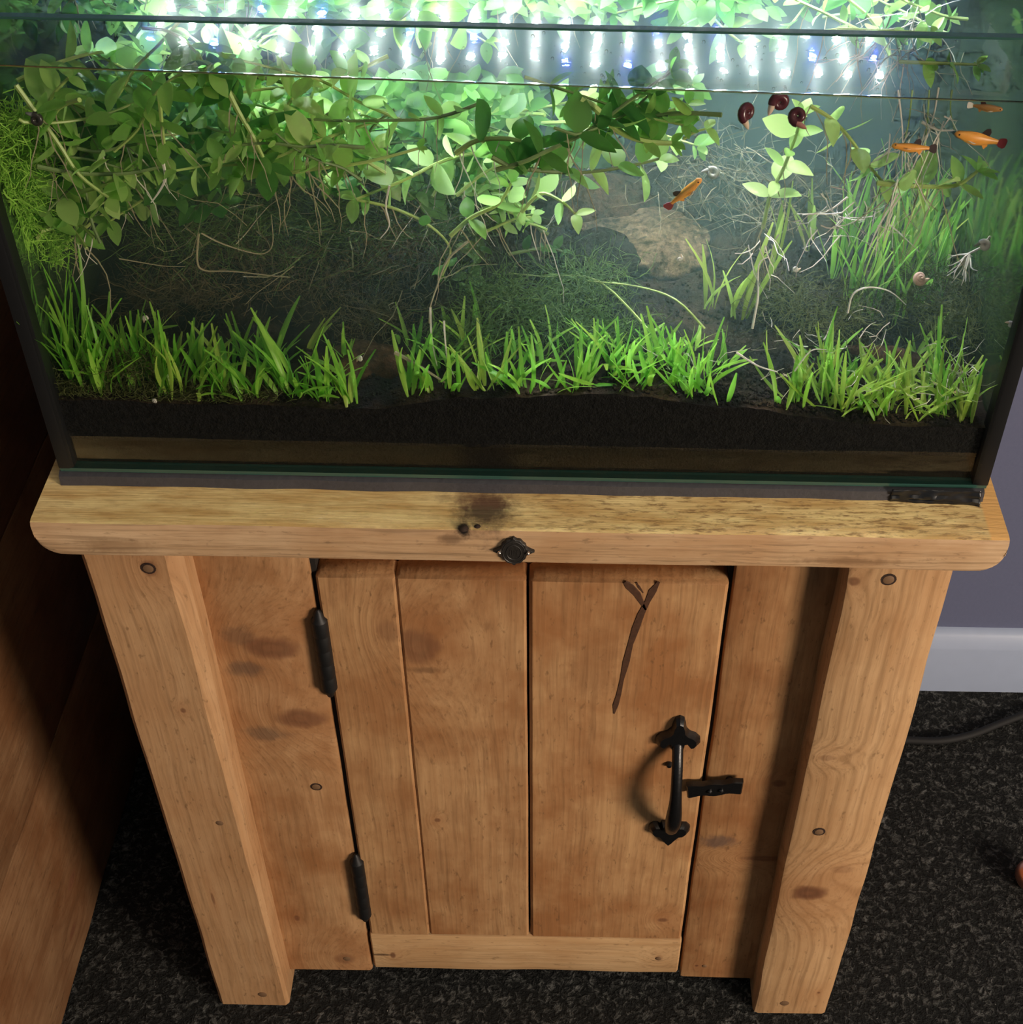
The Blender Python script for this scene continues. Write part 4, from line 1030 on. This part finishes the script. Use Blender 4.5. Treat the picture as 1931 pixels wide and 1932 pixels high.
strand([(1695,365,.045),(1660,425,.045),(1640,470,.045)], 'forked white root hanging below the bright right stem', 0.0008)
strand([(1700,370,.045),(1680,400,.045),(1672,430,.045),(1668,455,.045)], 'second white root hanging below the bright right stem', 0.0007)
strand([(1420,620,.05),(1430,560,.055),(1432,500,.06),(1450,485,.06)], 'pale bent stalk left of the right soil mound', 0.0009)
strand([(1600,590,.06),(1610,555,.06),(1640,542,.06),(1680,550,.06),(1710,575,.06)], 'pale arching root over the right soil mound', 0.0008)
strand([(1390,665,.02),(1430,690,.016),(1468,702,.014)], 'white root lying in the right middle grass', 0.0008)
strand([(745,665,.025),(790,690,.02),(840,722,.015)], 'thick pale stalk lying in the left middle grass', 0.0014, M_rootT)
strand([(1500,700,.02),(1530,662,.02),(1560,660,.02)], 'thin white root arching over bare soil', 0.0006)
# root tangle bundle on the right pane
rt = thing('root_tangle', 'bundle of bare white roots floating near the right pane', 'root', at(1830, 478, .05))
mb = MB(); o0 = at(1830, 478, .05)
for i in range(14):
    P_ = [Vector((0,0,0))]; d = Vector((ru(-1,0.2), ru(-.5,.5), ru(-1.6,-.2))).normalized()
    for j in range(4): d = (d+Vector((ru(-.4,.4), ru(-.4,.4), ru(-.4,.4)))).normalized(); P_.append(P_[-1]+d*ru(.003,.006))
    mb.tube(P_, [0.0006,0.0005,0.0004,0.0003,0.0002], 4)
mb.build('roots', M_root, rt)
mb = MB(); mb.tube([(0,0,0), (0.006,0,0.004), (0.010,0,0.012)], 0.0008, 5); mb.build('stalk', M_root, rt)

# ---------------------------------------------------------------- grass
def tuft(x, y, n, L, label, group, meshes, spread=0.5, parts=True, lean=(0,0)):
    z = soil(x, y) - 0.002
    root = thing('grass_tuft', label, 'grass', (x, y, z), group) if parts else None
    mb = None if parts else MB()
    for i in range(n):
        a = ru(0, 6.28); tl = ru(0.05, spread)
        d = Vector((math.cos(a)*tl+lean[0], math.sin(a)*tl*0.8+lean[1], 1)).normalized(); l = ru(*L)
        base = Vector((ru(-.005,.005), ru(-.004,.004), 0))
        e = Vector((x, y, z)) + base + d*l
        if e.y < G+0.003: d.y = abs(d.y)*0.4; base.y = 0.003
        if abs(e.x) > IN-0.003: d.x *= -0.3
        up = Vector((math.cos(a), math.sin(a), 0.05)); up.rotate(Matrix.Rotation(ru(-.8,.8), 3, 'Z'))
        m = Matrix.Translation(base) @ orient(d, up, l, ru(0.034, 0.050))
        me = random.choice(meshes)
        if parts:
            c = put('blade', me, None, root); c.matrix_local = m
        else:
            mb.add([m @ v.co for v in me.vertices], [tuple(p.vertices) for p in me.polygons])
    if not parts:
        o = mb.build('grass_tuft', meshes[0].materials[0], None, loc=(x, y, z)); tag(o, label, 'grass', group)
zones = [(-0.288, -0.225, 20, (0.026, 0.055), 'dense bright grass tuft in the front left corner of the tank', 'grass tufts in the front left corner'),
         (-0.225, -0.105, 26, (0.018, 0.040), 'green grass tuft in the row along the front pane on the left', 'grass tufts along the front left'),
         (-0.085, -0.020, 11, (0.018, 0.038), 'grass tuft in the small patch at the front middle', 'grass tufts in the front middle'),
         (-0.020, 0.030, 6, (0.015, 0.034), 'dim grass tuft on the rise of bare soil at the front middle', 'grass tufts on the bare rise'),
         (0.030, 0.130, 22, (0.016, 0.034), 'lively green grass tuft in the patch right of the middle', 'grass tufts right of the middle'),
         (0.130, 0.180, 6, (0.018, 0.040), 'sparse grass tuft beside the bare black soil on the right', 'sparse grass tufts on the right'),
         (0.180, 0.285, 24, (0.020, 0.044), 'yellow green grass tuft in the front right corner of the tank', 'grass tufts in the front right corner')]
for zi, (x0, x1, n, L, lab, grp) in enumerate(zones):
    for i in range(n):
        x = x0 + (x1-x0)*(i+R3())/n; y = 0.010 + 0.038*R3()**1.5
        if -0.104 < x < -0.080 or 0.128 < x < 0.160: continue
        hk = 0.62 + 0.75*max(0, min(1, 0.5 + 0.9*mnoise.noise(Vector((x*34, zi, 3))))); L_ = (L[0]*hk, L[1]*hk)
        tuft(x, y, random.randint(3, 7), L_, lab + ', ' + PARTS[min(2, int(3*(x-x0)/(x1-x0)))], grp, (GY if (zi == 6 and R3() < 0.6) or R3() < 0.15 else GB), random.choice((0.5, 0.8, 1.3)) if zi in (4, 5, 6) else random.choice((0.4, 0.6, 1.0)))
for i in range(30):
    x = ru(-0.285, 0.285); y = ru(0.035, 0.070)
    if -0.11 < x < -0.085 or 0.135 < x < 0.175: continue
    tuft(x, y, random.randint(3, 6), (0.012, 0.028), 'small grass tuft in the second row behind the front grass, ' + ('far left', 'left of middle', 'right of middle', 'far right')[min(3, int((x+0.285)/0.1426))], 'grass tufts of the second row', GB if R3() < 0.8 else GY, 0.6, False)
for i in range(12):
    x = ru(0.16, 0.28)
    tuft(x, ru(0.012, 0.04), random.randint(3, 5), (0.025, 0.055), 'flat lying yellow green grass leaves sprawled in the front right corner, ' + PARTS[min(2, int((x-0.16)/0.04))], 'sprawling grass leaves on the right', GY, 2.6)
for i in range(7):
    tuft(ru(-0.07, 0.12), ru(0.012, 0.035), random.randint(3, 4), (0.020, 0.040), 'flat lying grass leaves sprawled over the soil at the front middle', 'sprawling grass leaves in the middle', GB, 2.2)
# taller single tufts
for (u, v, y, n, L, lab) in ((60,640,.02,6,(0.05,0.085),'tall arching grass leaves against the left corner seal'), (150,640,.035,6,(0.06,0.095),'tallest grass leaves standing at the left end'),
        (560,700,.02,5,(0.045,0.065),'taller grass tuft with a side shoot in the left middle'), (620,720,.015,4,(0.04,0.055),'grass tuft with one long leaning leaf by the reddish stone'),
        (330,700,.02,4,(0.04,0.065),'slender grass tuft rising from the left row'), (1870,690,.015,3,(0.04,0.06),'long grass leaf leaning on the right corner seal'),
        (1780,640,.03,3,(0.05,0.07),'long pale grass stalk slanting over the right driftwood'), (1560,690,.025,5,(0.035,0.055),'upright grass tuft left of the right corner patch')):
    p = at(u, v+60, y); tuft(max(-0.285, min(0.285, p.x)), y, n, L, lab, None, GB, 0.45)
gR = 'tall narrow grass at the back right'
for i in range(24):
    p = at(ru(1590, 1860), 430, ru(0.10, 0.22)); x = max(-0.28, min(0.28, p.x))
    tuft(x, p.y, random.randint(5, 8), (0.040, 0.080), 'tall narrow leaved grass clump in the back right of the tank, ' + ('near row' if p.y < 0.16 else 'far row') + ', ' + PARTS[0 if x < 0.205 else 1 if x < 0.245 else 2], gR, GB if R3() < 0.7 else GY, 0.35, True)
for (u, y, n, lab) in ((1345, .10, 5, 'thin pale green stalks rising right of the sandy boulder'), (1405, .09, 5, 'slender bright stalks left of the right soil mound'), (1455, .13, 4, 'few narrow leaves standing behind the right soil mound'), (1520, .16, 5, 'loose narrow leaves at the back between mound and grass')):
    p = at(u, 500, y); tuft(p.x, y, n, (0.035, 0.065), lab, None, GY, 0.4)

# ---------------------------------------------------------------- fish
M_orange = NT('fish_orange'); tt_ = M_orange
P = tt_.obj(); n = tt_.noise(P, 300, 3); tt_.pbr(tt_.mix(n, (0.72, 0.24, 0.025), (0.85, 0.40, 0.07)), 0.35, 0, None, 0.5); M_orange = M_orange.m
M_redfin = simple('fish_red_fin', (0.22, 0.012, 0.020), 0.4, var=0.3); M_darkfin = simple('fish_dark_fin', (0.03, 0.008, 0.008), 0.4)
M_clearfin = simple('fish_pale_fin', (0.75, 0.68, 0.55), 0.4); M_eye = simple('fish_eye', (0.006, 0.006, 0.006), 0.1)
M_brownfish = simple('fish_brown', (0.30, 0.14, 0.035), 0.4, var=0.3, scale=200)
def fish(head, tail, label, body=None, deep=0.16, tailm=None, roll=0.0, name='fish'):
    body = body or M_orange; tailm = tailm or M_redfin
    H, Tl = at(*head), at(*tail); d = (H-Tl); L = d.length; d.normalize()
    y = Vector((0,0,1)).cross(d).normalized(); z = d.cross(y)
    R_ = Matrix((d, y, z)).transposed().to_4x4() @ Matrix.Rotation(roll, 4, 'X')
    root = thing(name, label, 'fish', (0,0,0)); root.matrix_world = Matrix.Translation((H+Tl)/2) @ R_
    prof = [(0.50,0.010,0.010,0.0),(0.485,0.034,0.030,0.0),(0.44,0.066,0.055,0.004),(0.36,0.60*deep,0.076,0.0),(0.24,0.86*deep,0.086,-0.010),(0.10,deep,0.082,-0.018),(-0.04,0.86*deep,0.066,-0.012),(-0.18,0.56*deep,0.044,0.0),(-0.28,0.40*deep,0.028,0.004),(-0.335,0.36*deep,0.018,0.004)]
    mb = MB(); vs = []; fs = []; n = 12
    for (x, h, w_, zo) in prof:
        for k in range(n): a = 2*math.pi*k/n; vs.append((x*L, math.cos(a)*w_*L, (math.sin(a)*h+zo)*L))
    for i in range(len(prof)-1):
        for k in range(n): k2 = (k+1)%n; fs.append((i*n+k, i*n+k2, (i+1)*n+k2, (i+1)*n+k))
    fs += [tuple(range(n))[::-1], tuple((len(prof)-1)*n+k for k in range(n))]
    mb.add(vs, fs); mb.build('body', body, root)
    def fin(nm, poly, mat, side=None, th=0.006):
        b = MB(); m = len(poly); vs = []
        for s in (-1, 1):
            for (x, q) in poly:
                vs.append((x*L, s*th*L, q*L) if side is None else (x*L, side*(0.05+abs(q))*L, (-0.05+s*th)*L))
        b.add(vs, [tuple(range(m)), tuple(range(m, 2*m))[::-1]] + [(i, (i+1)%m, m+(i+1)%m, m+i) for i in range(m)]); return b.build(nm, mat, root)
    fin('tail_fin', [(-0.32,0.045),(-0.38,0.085),(-0.46,0.105),(-0.50,0.07),(-0.505,0.0),(-0.50,-0.07),(-0.46,-0.10),(-0.38,-0.08),(-0.32,-0.04)], tailm)
    fin('dorsal_fin', [(0.02,deep*0.85),(-0.04,deep+0.07),(-0.11,deep+0.09),(-0.15,deep+0.03),(-0.14,deep*0.6)], M_darkfin)
    fin('anal_fin', [(-0.06,-deep*0.8),(-0.13,-deep-0.05),(-0.18,-deep*0.8),(-0.16,-deep*0.5)], body)
    for s in (-1, 1):
        fin('pectoral_fin', [(0.26,0.0),(0.18,0.09),(0.10,0.08),(0.20,0.0)], M_clearfin, s, 0.004)
        b = MB(); b.add([(0.425*L + p[0]*0.020*L, s*0.052*L + p[1]*0.014*L, 0.018*L + p[2]*0.020*L) for p in ico], icf); b.build('eye', M_eye, root)
    return root
fish((1683,275,.035), (1768,281,.035), 'slim orange fish with dark tail facing left in front of the roots', roll=0.5, deep=0.10, tailm=M_darkfin)
fish((1802,252,.03), (1899,272,.03), 'plump orange fish with red tail nosing a white root', deep=0.13)
fish((1324,337,.05), (1257,393,.055), 'orange fish with dark red tail swimming up above the boulder', deep=0.10, roll=0.4)
fish((1893,207,.02), (1826,198,.025), 'brown and orange fish touching the surface near the right corner', M_brownfish, 0.12, M_clearfin)

# ---------------------------------------------------------------- snails
def snail(p, s, label, shell, foot, face=(0,-1,0), turns=2.3, rot=0.0, flat=0.0, name='snail'):
    root = thing(name, label, 'snail', p)
    f = Vector(face).normalized(); q = f.to_track_quat('Z', 'Y').to_matrix().to_4x4() @ Matrix.Rotation(rot, 4, 'Z')
    root.matrix_world = Matrix.Translation(p) @ q
    mb = MB(); pts = []; rad = []; N = int(turns*14)
    for i in range(N+1):
        tt = i/N; a = tt*turns*2*math.pi; rr = s*(0.10 + 0.55*tt**1.2)
        pts.append((math.cos(a)*rr, math.sin(a)*rr, s*(1-tt)*flat)); rad.append(s*(0.10 + 0.34*tt**1.15))
    mb.tube(pts, rad, 9); mb.build('shell', shell, root)
    mb = MB(); e = Vector(pts[-1]); tg = (Vector(pts[-1])-Vector(pts[-3])).normalized()
    mb.tube([e - tg*s*0.2, e + tg*s*0.25, e + tg*s*0.7, e + tg*s*1.05], [s*0.28, s*0.30, s*0.22, s*0.06], 9); mb.build('foot', foot, root)
    return root
M_shr = simple('shell_maroon', (0.075, 0.016, 0.022), 0.25, var=0.3, scale=300); M_shp = simple('shell_pink', (0.60, 0.38, 0.28), 0.35); M_shw = simple('shell_white', (0.62, 0.58, 0.50), 0.4)
M_ftr = simple('foot_pinkish', (0.40, 0.16, 0.13), 0.4); M_ftp = simple('foot_cream', (0.68, 0.50, 0.36), 0.4); M_shg = simple('shell_grey', (0.20, 0.20, 0.17), 0.4)
snail(at(1410,212,.016), 0.0062, 'dark maroon snail with a pale edge stuck to the pane below the waterline', M_shr, M_ftp, (0.6,-0.7,0.2), rot=2.2)
snail(at(1506,219,.016), 0.0056, 'dark red snail with pinkish foot right of the maroon one', M_shr, M_ftr, (-0.3,-0.8,0.5), rot=3.0)
snail(at(1472,193,.016), 0.0060, 'dark snail gliding along the water surface between two red snails', M_shr, M_ftp, (0.1,-1,0.1), rot=1.5)
snail(at(1735,525,.06), 0.0048, 'pale pink snail crawling on the moss at the right', M_shp, M_ftp, (0.2,-0.7,0.6), rot=3.6, flat=0.8)
snail(at(1345,327,.10), 0.0048, 'grey snail on a thread above the boulder', simple('shell_olive', (0.11, 0.11, 0.08), 0.4), M_shg, (0,-0.7,0.7), rot=0.5)
snail(at(1858,463,.03), 0.0040, 'whitish grey snail near the white root bundle', M_shw, M_shg, (-0.3,-0.8,0.3), rot=0.9)
snail(at(68,226,.014), 0.0042, 'tiny blackish snail among the leaves at the far left', simple('shell_black', (0.03, 0.026, 0.02), 0.3), M_shg, (0,-1,0.2))
for (u, v, y, lab) in ((1283,487,.10,'tiny white snail on the dark side of the boulder'), (293,756,.008,'tiny cream snail on the soil line under the left grass'), (680,677,.03,'tiny cream snail on the reddish stone'),
        (627,783,.0075,'tiny white speck snail on the dark soil left of middle'), (1417,781,.0075,'tiny white snail pair spot on the soil right of middle'), (1502,507,.10,'tiny white snail on the right soil mound'),
        (1907,612,.012,'tiny cream snail on the right pane'), (1812,705,.03,'tiny pinkish snail in the right corner grass'), (1806,742,.02,'tiny tan snail low in the right corner grass'), (1270,775,.0075,'tiny white snail below the soil edge in the middle'), (275,600,.05,'tiny white snail above the left grass')):
    snail(at(u, v, y), 0.0018 if v > 770 else 0.0024, lab, M_shw, M_ftp, (ru(-.5,.5), -1, ru(-.3,.6)), 1.7, ru(0, 6), 0.5, 'tiny_snail')

# ---------------------------------------------------------------- lamp over the tank
ZL = 0.955
lamp = thing('aquarium_lamp', 'slim LED lamp bar with white and blue diodes bridging the open tank top', 'lamp', (0, 0.177, GT))
def lp(mb, name, mat, parent=lamp, **k):
    o = mb.build(name, mat, parent, **k); o.location = (0, -0.177, -GT); return o
mb = MB(); mb.box((-0.262, 0.133, ZL+0.0035), (0.262, 0.221, ZL+0.018)); lp(mb, 'housing', simple('lamp_aluminium', (0.55, 0.56, 0.58), 0.35, 1.0), smooth=False)
def emit(name, col, s):
    t = NT(name); e = t.n('ShaderNodeEmission'); e.inputs[0].default_value = (*col, 1); e.inputs[1].default_value = s; t.l(e.outputs[0], t.out.inputs[0]); return t.m
mb = MB(); mb.box((-0.250, 0.139, ZL+0.0012), (0.250, 0.215, ZL+0.0030)); o = lp(mb, 'reflector_plate', emit('lamp_glow', (0.35, 0.55, 1.0), 0.9), smooth=False); tag(o, 'softly glowing plate that carries the diodes')
for s in (-1, 1):
    mb = MB(); mb.box((s*0.258, 0.145, ZL+0.006), (s*0.262, 0.209, ZL+0.014)); mb.box((s*0.262, 0.150, ZL+0.006), (s*0.304, 0.204, ZL+0.010)); mb.box((s*0.3006, 0.150, GT-0.020), (s*0.304, 0.204, ZL+0.010))
    mb.box((s*0.296, 0.150, GT+0.0003), (s*0.304, 0.204, ZL+0.007)); lp(mb, 'bracket', simple('lamp_bracket', (0.6, 0.6, 0.62), 0.4, 1.0), smooth=False)
LEDW, LEDB = emit('diode_white', (0.93, 1.0, 0.97), LEDP), emit('diode_blue', (0.05, 0.10, 1.0), LEDP*0.7)
mb = MB(); mb.lathe([(0.0023, 0.0), (0.0023, -0.0008), (0.0016, -0.0016), (0.0004, -0.0019)], (0,0,0), 8); mw = mb.mesh('diode'); mbl = mw.copy(); mw.materials.append(LEDW); mbl.materials.append(LEDB)
for j, y in enumerate((0.150, 0.177, 0.205)):
    for i in range(24):
        x = -0.232 + 0.452*i/23
        o = put('diode', mbl if (i*3+j*2) % 13 in (0, 6) else mw, None, lamp); o.location = (x, y-0.177, ZL+0.0012-GT)
